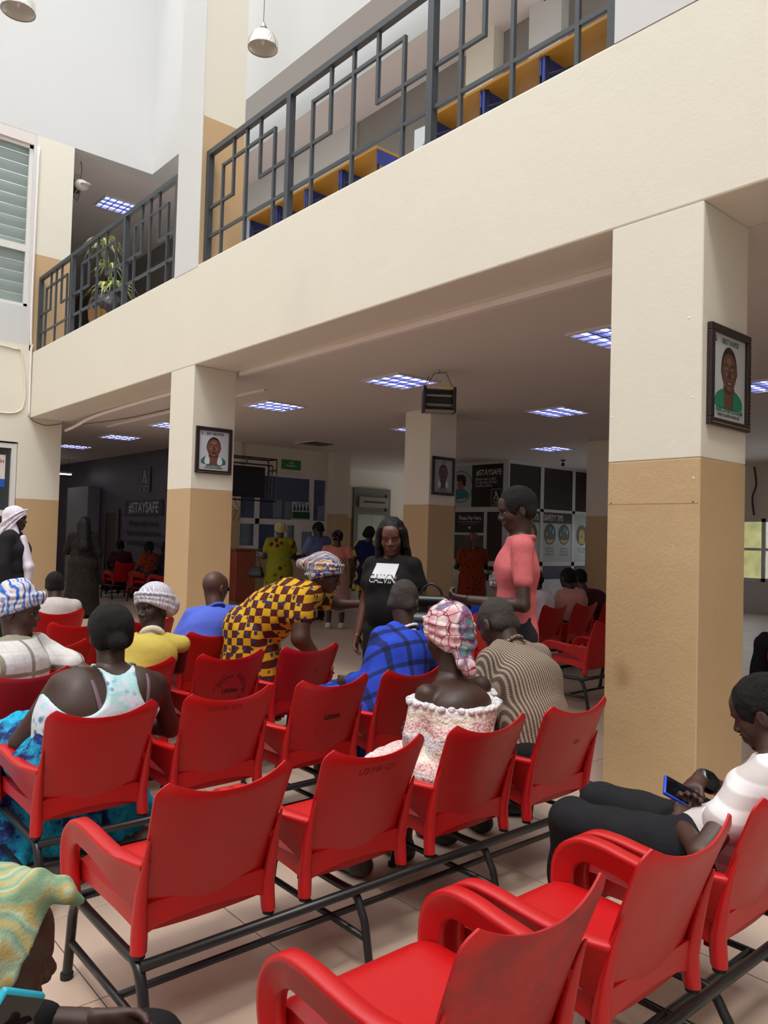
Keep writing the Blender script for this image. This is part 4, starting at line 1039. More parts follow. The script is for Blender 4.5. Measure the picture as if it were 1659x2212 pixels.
    def top(self, mat, sleeve=.55, o=.014, hem=.0, wr=.006, name='shirt', extra=(), neckcut=.03, long=0.0, belly=0.0):
        """hem is the drop below the pelvis joint"""
        J = self.J; P = self.torso(o)
        if belly: P.append(ell(J['waist'] + self.fwd() * .05 * self.b, np.array((.13, .11, .13)) * self.b, .05))
        if long > 0:
            hl = J['hipL'] - J['hipR']; hl = hl / np.linalg.norm(hl); P.append(cap(J['pelvis'], J['pelvis'] - V3(0, 0, long), .115 * self.b + o, .125 * self.b + o, .04, hl, 1.4))
        if sleeve > 0: P += self.arm('L', o, sleeve) + self.arm('R', o, sleeve)
        P += list(extra)
        P.append(sub(cap(J['neck'] + V3(0, 0, .01), J['neck'] + V3(0, 0, .12), .066 + neckcut * .3, .08 + neckcut, .01)))
        P.append(cut(J['pelvis'] - V3(0, 0, .06 + hem), (0, 0, -1)))
        return self.part(name, P, mat, None, wr)
    def trousers(self, mat, upto=1.95, o=.016, wr=.004, name='trousers'):
        J = self.J; hl = J['hipL'] - J['hipR']; hl = hl / np.linalg.norm(hl)
        P = [cap(J['pelvis'], J['waist'] * .5 + J['pelvis'] * .5, .116 * self.b + o * .4, .108 * self.b + o * .4, .04, hl, 1.4)] + self.leg('L', o, upto) + self.leg('R', o, upto)
        return self.part(name, P, mat, None, wr)
    def skirt_sit(self, mat, hem=.12, o=.02, name='skirt', wr=.010, flare=.05, wfreq=22.0):
        J = self.J; mk = (J['knL'] + J['knR']) / 2; ma = (J['anL'] + J['anR']) / 2; b_ = .6 + .4 * self.b; hl = J['hipL'] - J['hipR']; hl = hl / np.linalg.norm(hl); w = max(1.0, np.linalg.norm(J['knL'] - J['knR']) / .14)
        P = [cap(J['pelvis'], J['waist'], .118 * self.b + o * .5, .106 * self.b + o * .5, .04, hl, 1.4)] + self.leg('L', o, 1) + self.leg('R', o, 1)
        P += [cap(J['pelvis'], mk, .09 * b_ + o, .065 + o, .04, hl, 1.5), cap(mk, ma, .075 + o, .08 + o + flare, .05, hl, w * 1.05), cut((0, 0, hem), (0, 0, -1))]
        return self.part(name, P, mat, None, wr, wfreq)
    def skirt_stand(self, mat, hem=.5, o=.02, flare=.05, name='skirt', wr=.008):
        J = self.J; b_ = self.b; hl = J['hipL'] - J['hipR']; hl = hl / np.linalg.norm(hl); p = J['pelvis']
        P = [cap(J['waist'], p, .1 * b_ + o * .6, .125 * b_ + o, .04, hl, 1.35), cap(p, (p[0], p[1], hem), .125 * b_ + o, .125 * b_ + o + flare, .04, hl, 1.3), cut((0, 0, hem), (0, 0, -1))]
        return self.part(name, P, mat, None, wr, 24)

from mathutils.bvhtree import BVHTree
def surface_of(o): return BVHTree.FromPolygons([v.co.copy() for v in o.data.vertices], [tuple(q.vertices) for q in o.data.polygons])
def drape(bvh, pts, back=False, lift=.002):
    """lay flat points (x, z) on a garment, from the front or from behind"""
    out = []; last = 0.0
    for x, z in pts:
        h = bvh.ray_cast(Vector((x, 2.0 if back else -2.0, z)), Vector((0, -1 if back else 1, 0)))
        if h[0] is not None: last = h[0].y
        out.append((x, last + (lift if back else -lift), z))
    return out
def grid_patch(x0, x1, z0, z1, n=10):
    P = [(x0 + (x1 - x0) * i / n, z0 + (z1 - z0) * j / n) for j in range(n + 1) for i in range(n + 1)]; W_ = n + 1
    return P, [(j * W_ + i, j * W_ + i + 1, j * W_ + i + W_ + 1, j * W_ + i + W_) for j in range(n) for i in range(n)]
def collar(p, mat, r=.060, t=.010, dz=-.008, dy=.008, gap=None):
    J = p.J; n = J['neck']; ax = p.hw(0, .02, -.06) - n; ax = ax / np.linalg.norm(ax); f = np.array((0, -1.0, 0)); f = f - ax * (f @ ax); f /= np.linalg.norm(f); s_ = np.cross(ax, f); P = []
    for a in np.arange(0, 6.2, .4):
        if gap and abs(a - PI) < -1: continue
        q = lambda a_: n + ax * (dz + .012 * math.cos(a_) * -1) - f * dy + (f * math.cos(a_) + s_ * math.sin(a_)) * r
        P.append(cap(q(a), q(a + .4), t, k=.01))
    P.append(cap(n - ax * .02, n + ax * (dz - .002), r - .002, r - .012, .008))
    return p.part('collar', P, mat, .0075)

BROW = plain('dark brow hair', '#0f0a09', .8); LIPC = plain('brown lip', '#4a241f', .45); LASH = plain('dark lash line', '#0c0807', .6)
def face_details(p, eyes='down', lip=None):
    """eyebrows, lash lines and lip colour laid on the face"""
    w = p.hw; bv = surface_of(p.bodyo); f = Vector(p.head_M @ V3(0, 1, 0))
    def onface(x, z, lift=.0012):
        o = Vector(w(x, -.25, z)); h = bv.ray_cast(o, f); q = h[0] if h[0] is not None else Vector(w(x, -.085, z)); return tuple(q - f * lift)
    for sx in (1, -1):
        MB().tube([onface(sx * x, z, .0004) for x, z in ((.014, .0195), (.024, .0245), (.036, .0245), (.047, .0185))], [.0022, .003, .0028, .0014], 5).build('eyebrow', BROW, p.bodyo)
        if eyes == 'down': MB().tube([onface(sx * x, z, .0002) for x, z in ((.017, -.003), (.025, -.0075), (.034, -.0075), (.044, -.002))], .0013, 4).build('lash_line', LASH, p.bodyo)
        else: MB().tube([onface(sx * x, z, .0006) for x, z in ((.015, .002), (.024, .0085), (.036, .0085), (.046, .002))], .0014, 4).build('lash_line', LASH, p.bodyo)
    for nm, pts in (('upper_lip', ((-.022, -.0605), (-.011, -.0565), (0, -.058), (.011, -.0565), (.022, -.0605))), ('lower_lip', ((-.02, -.0635), (-.01, -.068), (0, -.0695), (.01, -.068), (.02, -.0635)))):
        MB().tube([onface(x, z, -.0012) for x, z in pts], [.0018, .0038, .0042, .0038, .0018], 6).build(nm, lip or LIPC, p.bodyo, True)
# ================================================================== fabrics and hair
def fabric(name, col_fn, rough=.85, bump=.25, bscale=240.0, sheen=.0):
    t = NT(name); c = col_fn(t); t.bump(t.math('ADD', t.noise(bscale, 2.0), t.math('MULTIPLY', t.noise(14.0, 4.0, .6), 6.0)), bump, .006)
    return t.done(c, rough, spec=.25, sheen=sheen)
def stripes(t, coord, period, width, soft=.06):
    """1 inside the stripe"""
    f = t.math('FRACT', t.math('ADD', t.math('DIVIDE', coord, period), 50.0)); d = t.math('ABSOLUTE', t.math('SUBTRACT', f, .5))
    return t.math('SUBTRACT', 1.0, t.math('SMOOTH_MIN', 1.0, t.math('MAXIMUM', 0.0, t.math('DIVIDE', t.math('SUBTRACT', d, width / 2), soft)), .001))
def plain_f(name, a, b_=None, sc=9.0, **kw): return fabric(name, lambda t: t.mix(t.noise(sc, 3.0), a, b_ or a), **kw)
def f_vest(t): return t.mix(t.ramp(t.noise(9.0, 2.0), [(.50, (0, 0, 0, 1)), (.58, (1, 1, 1, 1))]), t.ramp(t.noise(5.0, 3.0, .6), [(.30, '#c6a9c8'), (.42, '#d9cfe0'), (.52, '#9fd0cf'), (.62, '#cfd9e2'), (.72, '#cba3bd')]), t.ramp(t.voro(26.0, out='Distance'), [(.1, '#6c6690'), (.25, '#5e88b0'), (.45, '#c9d6dc')]))
def f_tiedye(t): return t.ramp(t.noise(7.0, 5.0, .7), [(.30, '#10163a'), (.42, '#22356f'), (.47, '#1c7fa8'), (.58, '#23a9cf'), (.75, '#14305f')])
def f_whiteplaid(t):
    x, y, z = t.xyz(); u = t.math('ADD', x, t.math('MULTIPLY', y, .6)); a = stripes(t, u, .17, .11, .03); b_ = stripes(t, z, .17, .10, .03); c = stripes(t, u, .0567, .06, .05); d = stripes(t, z, .0567, .06, .05)
    return t.mix(t.math('MAXIMUM', t.math('MULTIPLY', t.math('MAXIMUM', a, b_), .8), t.math('MULTIPLY', t.math('MAXIMUM', c, d), .15)), '#cfcac9', '#6f6a4e')
def f_blueplaid(t):
    x, y, z = t.xyz(); sp = t.math('SUBTRACT', z, t.math('MULTIPLY', y, .6)); a = stripes(t, x, .115, .2, .04); b_ = stripes(t, sp, .125, .2, .04)
    f = t.math('MULTIPLY', t.math('ADD', a, b_), .5); return t.ramp(f, [(0, '#2743b4'), (.5, '#1c2a66'), (1, '#141a3c')])
def f_check(t):
    x, y, z = t.xyz(); sp = t.math('SUBTRACT', z, t.math('MULTIPLY', y, .6)); a = stripes(t, x, .0135, .42, .15); b_ = stripes(t, sp, .011, .3, .2)
    return t.mix(t.math('MULTIPLY', a, t.math('ADD', .6, t.math('MULTIPLY', b_, .4))), '#9c8a78', '#3b2f2b')
def f_lace(t):
    x, y, z = t.xyz(); zz = t.math('ADD', z, t.math('MULTIPLY', t.math('ABSOLUTE', t.math('SUBTRACT', t.math('FRACT', t.math('ADD', t.math('DIVIDE', t.math('ADD', x, y), .11), 40.0)), .5)), .07))
    r = t.ramp(t.math('FRACT', t.math('ADD', t.math('DIVIDE', zz, .15), 20.0)), [(0, '#c98f92'), (.16, '#d7b9ae'), (.3, '#cfc3a4'), (.45, '#d8cfd0'), (.6, '#a9b0bd'), (.75, '#d3c6c6'), (.9, '#c88f8b')])
    v = t.voro(75.0); return t.mix(t.math('GREATER_THAN', v, .42), r, t.mix(.5, r, '#efe6e2'))
def f_ankara(t):
    x, y, z = t.xyz(); cu = t.math('FLOOR', t.math('DIVIDE', t.math('ADD', y, t.math('MULTIPLY', x, .5)), .052)); cz = t.math('FLOOR', t.math('DIVIDE', t.math('ADD', z, t.math('MULTIPLY', t.noise(6.0), .03)), .052))
    ck = t.math('ABSOLUTE', t.math('MODULO', t.math('ADD', t.math('ADD', cu, cz), 100.0), 2.0)); base = t.mix(ck, '#4f1a14', '#c79a1c')
    leaf = t.ramp(t.math('ADD', t.voro(19.0, rand=.5), t.math('MULTIPLY', t.noise(70.0, 2.0), .55)), [(.54, (1, 1, 1, 1)), (.60, (0, 0, 0, 1))]); return t.mix(leaf, base, '#26335e')
def f_polka(t):
    x, y, z = t.xyz(); u = t.math('ADD', x, t.math('MULTIPLY', y, .6)); P = .055
    row = t.math('FLOOR', t.math('DIVIDE', z, P * .5)); sh = t.math('MULTIPLY', t.math('ABSOLUTE', t.math('MODULO', row, 2.0)), P * .5)
    fu = t.math('SUBTRACT', t.math('FRACT', t.math('ADD', t.math('DIVIDE', t.math('ADD', u, sh), P), 30.0)), .5); fz = t.math('SUBTRACT', t.math('FRACT', t.math('ADD', t.math('DIVIDE', z, P * .5), 30.0)), .5)
    d = t.math('SQRT', t.math('ADD', t.math('POWER', t.math('MULTIPLY', fu, P), 2.0), t.math('POWER', t.math('MULTIPLY', fz, P * .5), 2.0)))
    return t.mix(t.math('LESS_THAN', d, .0105), '#b98f84', '#4a2e2c')
def f_sun(t):
    d = t.voro(5.2, rand=.35); w = t.math('MULTIPLY', t.math('SINE', t.math('MULTIPLY', t.noise(40.0, 1.0), 30.0)), .05)
    return t.ramp(t.math('ADD', d, w), [(0, '#2b1a0c'), (.16, '#3b2410'), (.18, '#b98f1e'), (.36, '#d0b24a'), (.44, '#0e1a4a'), (1, '#0c1436')], 'LINEAR')
def f_floral(a, b_, c, sc=9.0): return lambda t: t.mix(t.ramp(t.math('ADD', t.voro(sc), t.math('MULTIPLY', t.noise(sc * 4, 2.0), .3)), [(.36, (1, 1, 1, 1)), (.46, (0, 0, 0, 1))]), t.mix(t.noise(sc * .6, 2.0), a, b_), c)
def f_marble(cols, sc=14.0, dist=1.2):
    def g(t):
        w = t.add('ShaderNodeTexWave'); w.inputs['Scale'].default_value = sc; w.inputs['Distortion'].default_value = 9.0; w.inputs['Detail'].default_value = 3.0; t.link(t.co(), w.inputs['Vector'])
        n = len(cols); f = t.math('ADD', t.math('MULTIPLY', w.outputs['Fac'], .5), t.math('MULTIPLY', t.noise(sc * .8, 4.0, .65), .5)); return t.ramp(f, [(.2 + .6 * i / (n - 1), c) for i, c in enumerate(cols)])
    return g
def f_scale(t):
    d = t.voro(22.0, rand=.55); e = t.voro(22.0, feature='DISTANCE_TO_EDGE', rand=.55); c = t.ramp(t.noise(9.0, 2.0), [(.35, '#d9c4c0'), (.45, '#c98a95'), (.55, '#dccfc6'), (.62, '#7c4a86'), (.70, '#4d8f80'), (.8, '#d9c9c2')])
    return t.mix(t.math('LESS_THAN', e, .035), c, '#7b2f45')
FB = {
 'vest': fabric('tie-dye vest knit', f_vest), 'tiedye': fabric('blue tie-dye crinkle', f_tiedye, bump=.6, bscale=60), 'whiteplaid': fabric('white plaid cotton', f_whiteplaid), 'blueplaid': fabric('blue plaid cotton', f_blueplaid),
 'check': fabric('brown seersucker check', f_check), 'lace': fabric('pastel crochet lace', f_lace, bump=.8, bscale=90), 'ankara': fabric('yellow brown wax print', f_ankara), 'polka': fabric('polka dot cotton', f_polka), 'sun': fabric('sunflower print', f_sun),
 'lime': fabric('lime and maroon floral print', f_floral('#75761a', '#8a8420', '#5a1414', 7.0)), 'orange': fabric('rust floral print', f_floral('#7a2a10', '#8a3a14', '#3a1410', 16.0)), 'bluewax': fabric('blue wax print', f_floral('#0f2a9c', '#1436b8', '#0a1238', 18.0)),
 'yellow': plain_f('yellow cotton', '#b6a044', '#c3ad55'), 'collar': plain_f('cream collar cotton', '#cfc4ae'), 'greyT': plain_f('pale grey jersey', '#b3aaa5', '#bdb5b0'), 'blueshirt': plain_f('cornflower shirt cotton', '#4a5ec0', '#5669c9', sc=14), 'peach': plain_f('peach shirt cotton', '#b88478', '#c18e80'),
 'pink': plain_f('salmon pique cotton', '#b9595d', '#c4676a', sc=20), 'pinkyoke': plain_f('pink yoke cotton', '#c0736a'), 'black': plain_f('black jersey', '#0d0b0d', '#131113'), 'denim': plain_f('black denim', '#141417', '#1b1a1d', sc=30), 'charcoal': plain_f('charcoal gown', '#1a191d', '#201f23'),
 'whitecotton': plain_f('white cotton', '#d6d2d6', '#dedade'), 'lilacwhite': plain_f('white hijab cloth', '#cfc6d4', '#dad2dc', sc=12), 'blueknit': plain_f('grey blue mottled shirt', '#3d4c74', '#6c7898', sc=60), 'maroon': plain_f('maroon cotton', '#3d1418'), 'darkdress': fabric('dark glitter dress', lambda t: t.mix(t.math('GREATER_THAN', t.noise(110.0, 1.0), .62), '#120d0a', '#40362c')),
 'wrapblue': fabric('blue and pink headwrap', f_marble(['#24509c', '#4d7fc4', '#d3ccd0', '#cfa7a6', '#ded8da', '#3461ad'], 9.0)), 'wrapgrey': fabric('white and grey headwrap', f_marble(['#d9d6de', '#cfccd6', '#6b6a78', '#dcd9e2', '#8d8b99', '#e0dde4'], 15.0)), 'wrapmulti': fabric('multicolour satin headwrap', f_marble(['#b58a4e', '#d2c3b0', '#1d4f9a', '#23204f', '#b1764e', '#2a86b5', '#c9a07a'], 8.0), rough=.5),
 'wrappink': fabric('pink scale satin headwrap', f_scale, rough=.5), 'wrapgreen': fabric('green and gold headwrap', f_marble(['#5c7a58', '#8aa183', '#b59a5a', '#a9b89a', '#7d9f8c', '#c2ac6e'], 5.0)), 'wrapyellow': fabric('pale patterned headwrap', f_marble(['#b5a46a', '#c8b98a', '#4d5a3a', '#d0c49a'], 8.0)), 'wrapred': fabric('red and black headwrap', f_marble(['#2a1c1a', '#9a8a80', '#7a1f24', '#3a2a26'], 9.0)), 'wrapdark': fabric('black floral hair net', f_floral('#0c0a0e', '#141016', '#b8a0a8', 30.0)), 'wraptaupe': fabric('taupe satin headwrap', f_marble(['#3a322a', '#8a7a62', '#5a4a3a', '#a3927a'], 8.0)),
}
def hairm(name, c): return fabric(name, lambda t: t.mix(t.noise(90.0, 3.0), c, tuple(v * .5 for v in lin(c)[:3]) + (1,)), rough=.7, bump=.9, bscale=420.0)
HAIR = hairm('black short hair', '#171312'); HAIRG = hairm('greying cropped hair', '#4a423e'); HAIRL = fabric('straight black hair', lambda t: t.mix(t.noise(30.0, 3.0, vec=t.mapv((8, 8, .6))), '#080607', '#121010'), rough=.6, bump=.3, bscale=60)
# ================================================================== the people
def W(p, *xyz):
    """world point -> the person's own frame"""
    a = p.root.rotation_euler.z; x, y, z = (xyz[i] - p.root.location[i] for i in range(3))
    return (math.cos(a) * x + math.sin(a) * y, -math.sin(a) * x + math.cos(a) * y, z)
def headwrap(p, mat, extra=(), front=.045, back=-.05, t=.016, wr=.003, name='headwrap', size=(0, 0, 0), steep=None, bands=3):
    w = p.hw; s = p.hs; M = p.head_M
    P = [ell(w(0, .020, .040), (np.array((.078, .099, .088)) + t + np.array(size)) * s, .02, M), cap(w(-.05, .065, -.02), w(.05, .065, -.02), .04 * s, k=.03)]
    sl = (front - back) / .19
    P += [cut(w(0, 0, (front + back) / 2), M @ V3(0, -sl, -1))] if steep is None else [cut(w(0, steep, 0), M @ V3(0, -1, -.55))]
    for i in range(bands):   # folds of the band
        zz = front + .012 + i * .022; ring = [w((.082 + t) * math.cos(a), .018 + (.104 + t) * math.sin(a), zz + (back - front) * (.5 + .5 * math.sin(a)) * (.9 - .2 * i)) for a in np.linspace(0, 2 * PI, 15)]
        for a, b_ in zip(ring[:-1], ring[1:]): P.append(cap(a, b_, .009 * s, k=.008))
    return p.part(name, P + list(extra), mat, max(p.hres, .005), wr, 45)
SK = ['#3d261d', '#4a2e22', '#2e1d18', '#573829']

# --- person in the tie-dye vest
p = Person('person in tie-dye racerback vest seen from behind', (ROW['C'], 1.18, 0), 180, '#3c261e', 1.32, 1.04, male=False)
p.sit(lean=.10, sway=-.13, slump=.10, knees=.17, back=-.18).head_turn(-8, 4, 2)
p.joints(head=(-.16, -.295, 1.03), neck=(-.14, -.225, .885), chest=(-.11, -.20, .72), shL=(.07, -.215, .835), shR=(-.345, -.215, .80), elL=(.20, -.30, .60), elR=(-.46, -.28, .57), wrL=(.06, -.48, .60), wrR=(-.22, -.50, .60))
J = p.J; l = p.lat(); ch = J['chest']; nk = J['neck']
fat = [ell(ch + V3(.11, .02, .06), (.12, .11, .13), .05), ell(ch + V3(-.12, .02, .045), (.12, .11, .13), .05), ell(J['waist'] + V3(0, .0, .05), (.19, .13, .12), .06)]
p.body(eyes='down', feet=False, extra=fat)
P = p.torso(.006) + [ell(ch + V3(.11, .02, .06), (.128, .118, .138), .05), ell(ch + V3(-.12, .02, .045), (.128, .118, .138), .05), ell(J['waist'] + V3(0, .0, .05), (.205, .15, .15), .06)]
P += [sub(ell(nk + V3(.175, .05, -.045), (.115, .30, .118), .012)), sub(ell(nk + V3(-.175, .05, -.055), (.115, .30, .118), .012)), sub(cap(nk + V3(0, .03, .0), nk + V3(0, .05, .12), .07, .1, .01)), cut(J['pelvis'] - V3(0, 0, .02), (0, 0, -1))]
p.part('vest', P, FB['vest'], .009, .003)
bv = surface_of(p.bodyo)
for sx in (1, -1):
    pts = [(nk[0] + sx * (.125 - .03 * q), nk[2] - .015 - .20 * q) for q in np.linspace(0, 1, 9)]; L_ = drape(bv, [(x - .009, z) for x, z in pts], True, .004); R_ = drape(bv, [(x + .009, z) for x, z in pts], True, .004)
    MB().addm(L_ + R_ + [(a, b_ - .004, c) for a, b_, c in L_ + R_], [(i, i + 1, i + 10, i + 9) for i in range(8)] + [(i + 18, i + 27, i + 28, i + 19) for i in range(8)] + [(i, i + 18, i + 19, i + 1) for i in range(8)] + [(i + 9, i + 10, i + 28, i + 27) for i in range(8)]).build('bra_strap', plain('mauve strap', '#6a5560', .6), p.root, True)
p.skirt_sit(FB['tiedye'], hem=.04, o=.03, wr=.016, flare=.10, wfreq=30)
p.hair_cap(HAIR, t=.016, low=-.05, extra=[ell(p.hw(-.005, .128, -.03), (.042, .036, .038), .008), cap(p.hw(-.03, .10, -.03), p.hw(.02, .10, -.03), .022, k=.01), ell(p.hw(0, .05, .03), (.088, .08, .085), .03, p.head_M)])
MB().tube(smooth_path([J['neck'] + V3(.075 * math.cos(a), .02 + .075 * math.sin(a), .0 - .02 * math.sin(a)) for a in np.linspace(0, PI, 9)], 3), .0025, 5).build('necklace', plain('thin gold chain', '#a8874a', .3, .8), p.root)

# --- person in white plaid blouse, turned round with her arm over the chair back
p = Person('person in white plaid blouse and blue headwrap turning round', (ROW['D'], 1.12, 0), 180, '#4a2f26', 1.12, 1.02, male=False)
p.sit(lean=.05, sway=-.07, slump=.135, twist=40).head_turn(-126, 6, 0)
p.joints(elR=(-.40, -.02, .72), wrR=(-.52, .06, .73)); p.body(eyes='open', feet=False); face_details(p, 'open')
p.top(FB['whiteplaid'], .62, .016, hem=.0, wr=.007, name='blouse'); p.skirt_sit(FB['tiedye'], .2)
headwrap(p, FB['wrapblue'], [cap(p.hw(-.05, -.02, .12), p.hw(.06, .02, .13), .035, k=.03), cap(p.hw(.0, .06, .10), p.hw(.05, .10, .04), .04, k=.03), cap(p.hw(-.06, -.06, .07), p.hw(.02, -.09, .085), .025, k=.02)], size=(.008, .0, .018))

# --- person in yellow dress looking back
p = Person('person in sleeveless yellow dress and white headwrap glancing at the camera', (ROW['D'], 1.74, 0), 180, '#2f1d18', .85, .98, male=False)
p.sit(lean=.10, sway=-.20, slump=.16, twist=-25).head_turn(108, 2, -6); p.body(eyes='open', feet=False); face_details(p, 'open')
p.top(FB['yellow'], 0, .008, hem=.0, wr=.005, name='dress_top'); p.skirt_sit(FB['yellow'], .25)
collar(p, FB['collar'], .056, .017)
headwrap(p, FB['wrapgrey'], [ell(p.hw(.01, .115, -.005), (.055, .045, .055), .03), cap(p.hw(0, .09, .05), p.hw(.02, .13, .02), .045, k=.03)], size=(.01, .012, .02), back=-.055)

# --- person in a pale T-shirt
p = Person('person in pale grey T-shirt seen from behind on the far bench', (ROW['G'], 2.2, 0), 180, '#3a251d', .85, .95, .013, .0055)
p.sit(lean=.12, sway=-.09, slump=.19, h=.95, back=-.18).head_turn(-10, 8, 0); p.body(eyes='down', feet=False); p.top(FB['greyT'], .6, .02, wr=.005, name='t_shirt'); p.trousers(FB['denim']); p.hair_cap(HAIR, .008, -.02)

# --- bald person with sunglasses
p = Person('person in cornflower blue shirt with dark sunglasses', (ROW['E'], 2.68, 0), 180, '#4e3227', 1.15, 1.05, .012, .005)
p.sit(lean=.10, sway=-.17, slump=.12).head_turn(-72, 4, 0); p.body(eyes='down', feet=False)
p.top(FB['blueshirt'], 1.5, .014, hem=.02, wr=.008); p.trousers(FB['denim'])
collar(p, FB['blueshirt'])
gl = p.part('sunglasses', [cap(p.hw(-.06, -.088, .003), p.hw(.06, -.088, .003), .007, k=.004), ell(p.hw(.034, -.09, -.004), (.027, .008, .02), .003, p.head_M), ell(p.hw(-.034, -.09, -.004), (.027, .008, .02), .003, p.head_M), cap(p.hw(.066, -.088, .004), p.hw(.083, .012, .008), .005, k=.002), cap(p.hw(-.066, -.088, .004), p.hw(-.083, .012, .008), .005, k=.002)], plain('black glasses plastic', '#0c0b0c', .2), .0045)

# --- person bending over
p = Person('person in yellow and brown wax print dress bending forward', (-4.77, 3.03, 0), 50, '#45291e', 1.3, 1.04, .012, .005, male=False)
p.stand(1.62)
p.joints(pelvis=(0, .12, .80), waist=(0, -.0, .92), chest=(0, -.17, 1.01), neck=(0, -.30, 1.11), head=(-.01, -.405, 1.20), shL=(.18, -.27, 1.05), shR=(-.19, -.25, 1.04), hipL=(.10, .12, .77), hipR=(-.10, .12, .77), knL=(.11, .03, .44), knR=(-.11, .03, .44), anL=(.11, .10, .085), anR=(-.11, .10, .085), toeL=(.12, -.05, .035), toeR=(-.12, -.05, .035),
         elR=(-.27, -.26, .78), wrR=(-.22, -.40, .60), elL=(.22, -.50, .97), wrL=(.10, -.74, 1.0))
p.head_turn(-6, 14, 0); p.body(eyes='down', extra=[cap(p.J['shR'], p.J['elR'], .074, .062, .03), cap(p.J['elR'], p.J['wrR'], .056, .034, .03), cap(p.J['shL'], p.J['elL'], .07, .05, .03)], hands=('grip', 'relax'), feet=True, handdir={'L': (None, (0, 0, 1.0), 1)})
face_details(p)
p.top(FB['ankara'], .42, .036, hem=.10, wr=.010, name='dress_top', belly=1.0); p.skirt_stand(FB['ankara'], .18, .03, .06, 'dress_skirt')
headwrap(p, FB['wrapmulti'], [cap(p.hw(0, .09, .07), p.hw(.0, .19, .035), .06, .035, .04), ell(p.hw(0, .03, .10), (.075, .09, .05), .03, p.head_M)], size=(.008, .01, .02))
p.part('glasses', [cap(p.hw(-.05, -.094, .002), p.hw(.05, -.094, .002), .003, k=.002), cap(p.hw(-.066, -.088, .004), p.hw(-.083, .012, .004), .0035, k=.002), sub(ell(p.hw(0, -.09, -.02), (.01, .01, .01), .002))], plain('black glasses plastic', '#0c0b0c', .2), .004)
a = math.radians(140); lp = p.J['wrL'] + V3(-.01, -.115, .03)
o = MB().box(-.045, .045, -.006, .006, -.05, .02).build('folded_paper', plain('white folded paper', '#c9bcb6', .6)); tag(o, 'white folded slip held out by the bending person', 'paper')
o.location = (p.root.location.x + math.cos(a) * lp[0] - math.sin(a) * lp[1], p.root.location.y + math.sin(a) * lp[0] + math.cos(a) * lp[1], lp[2]); o.rotation_euler = (0.3, .3, math.radians(50))

# --- person in blue plaid kaftan
p = Person('person in blue plaid kaftan seen from behind', (ROW['C'], 2.87, 0), 180, '#3a261f', 1.12, 1.06, male=True)
p.sit(lean=.09, sway=-.20, slump=.08).head_turn(-58, 20, 0); p.joints(elL=(.06, -.24, .68), elR=(-.44, -.22, .68)); p.body(eyes='down', feet=False)
p.top(FB['blueplaid'], 1.7, .02, hem=.06, wr=.008, name='kaftan'); p.skirt_sit(FB['blueplaid'], .18, .008, 'kaftan_skirt'); p.hair_cap(HAIRG, .006, -.03)
collar(p, FB['whitecotton'], .060, .008)

# --- person in the pink headwrap
p = Person('person in pastel crochet dress and pink patterned headwrap', (ROW['B'], 2.32, 0), 180, '#3a231b', .9, 1.0, .009, male=False)
p.sit(lean=.12, sway=-.12, slump=.15, th=.40).head_turn(-4, 6, 2); p.joints(head=(-.135, -.31, 1.055), neck=(-.12, -.265, .895), knL=(.11, -.50, .475), knR=(-.12, -.50, .475), wrL=(.02, -.36, .58), elL=(.10, -.24, .68)); p.body(eyes='down', feet=True)
J = p.J; P = p.torso(.012) + p.arm('L', .018, 1.4) + p.arm('R', .018, 1.4)
P += [cut(J['neck'] - V3(0, 0, .068), (0, .12, 1)), cut(J['pelvis'] - V3(0, 0, .07), (0, 0, -1))]
dt = p.part('dress_top', P, FB['lace'], None, .005); bv = surface_of(dt); rim = []
for a in np.linspace(0, 2 * PI, 41)[:-1]:
    d = Vector((math.cos(a), math.sin(a), 0)); z = J['neck'][2] - .080 - .12 * .14 * math.sin(a); c = Vector((J['neck'][0], J['neck'][1], z)); h = bv.ray_cast(c + d * .6, -d)
    if h[0] is not None: rim.append(np.array(h[0]))
p.part('ruffled_neckline', [ell(q, (.018, .018, .015), .004) for q in rim], FB['lace'], .006)
p.skirt_sit(FB['lace'], .22, .012); 
headwrap(p, FB['wrappink'], [ell(p.hw(0, .03, .095), (.082, .095, .06), .03, p.head_M), cap(p.hw(.03, .02, .15), p.hw(-.01, .0, .165), .02, .012, .01), cap(p.hw(.01, .10, -.05), p.hw(.0, .125, -.13), .03, .035, .02), cap(p.hw(.03, .10, -.05), p.hw(.035, .12, -.10), .026, .026, .02)], size=(.008, .006, .016), back=-.06)
p.shoes(plain('brown leather sandal', '#2a1a14', .4), 'sandal')

# --- person in the brown check shirt
p = Person('hunched person in brown seersucker shirt with head lowered', (ROW['B'], 2.88, 0), 180, '#3d2a22', 1.1, 1.06)
p.sit(lean=.22, sway=-.08, slump=.07).head_turn(-6, 34, 0); p.joints(head=(-.09, -.47, 1.075), neck=(-.08, -.37, .985)); p.body(eyes='down', feet=False)
p.top(FB['check'], .7, .016, hem=.05, wr=.006); p.trousers(FB['charcoal']); p.hair_cap(HAIRG, .004, -.03); p.shoes(rubber)
collar(p, FB['check'], .058, .007)

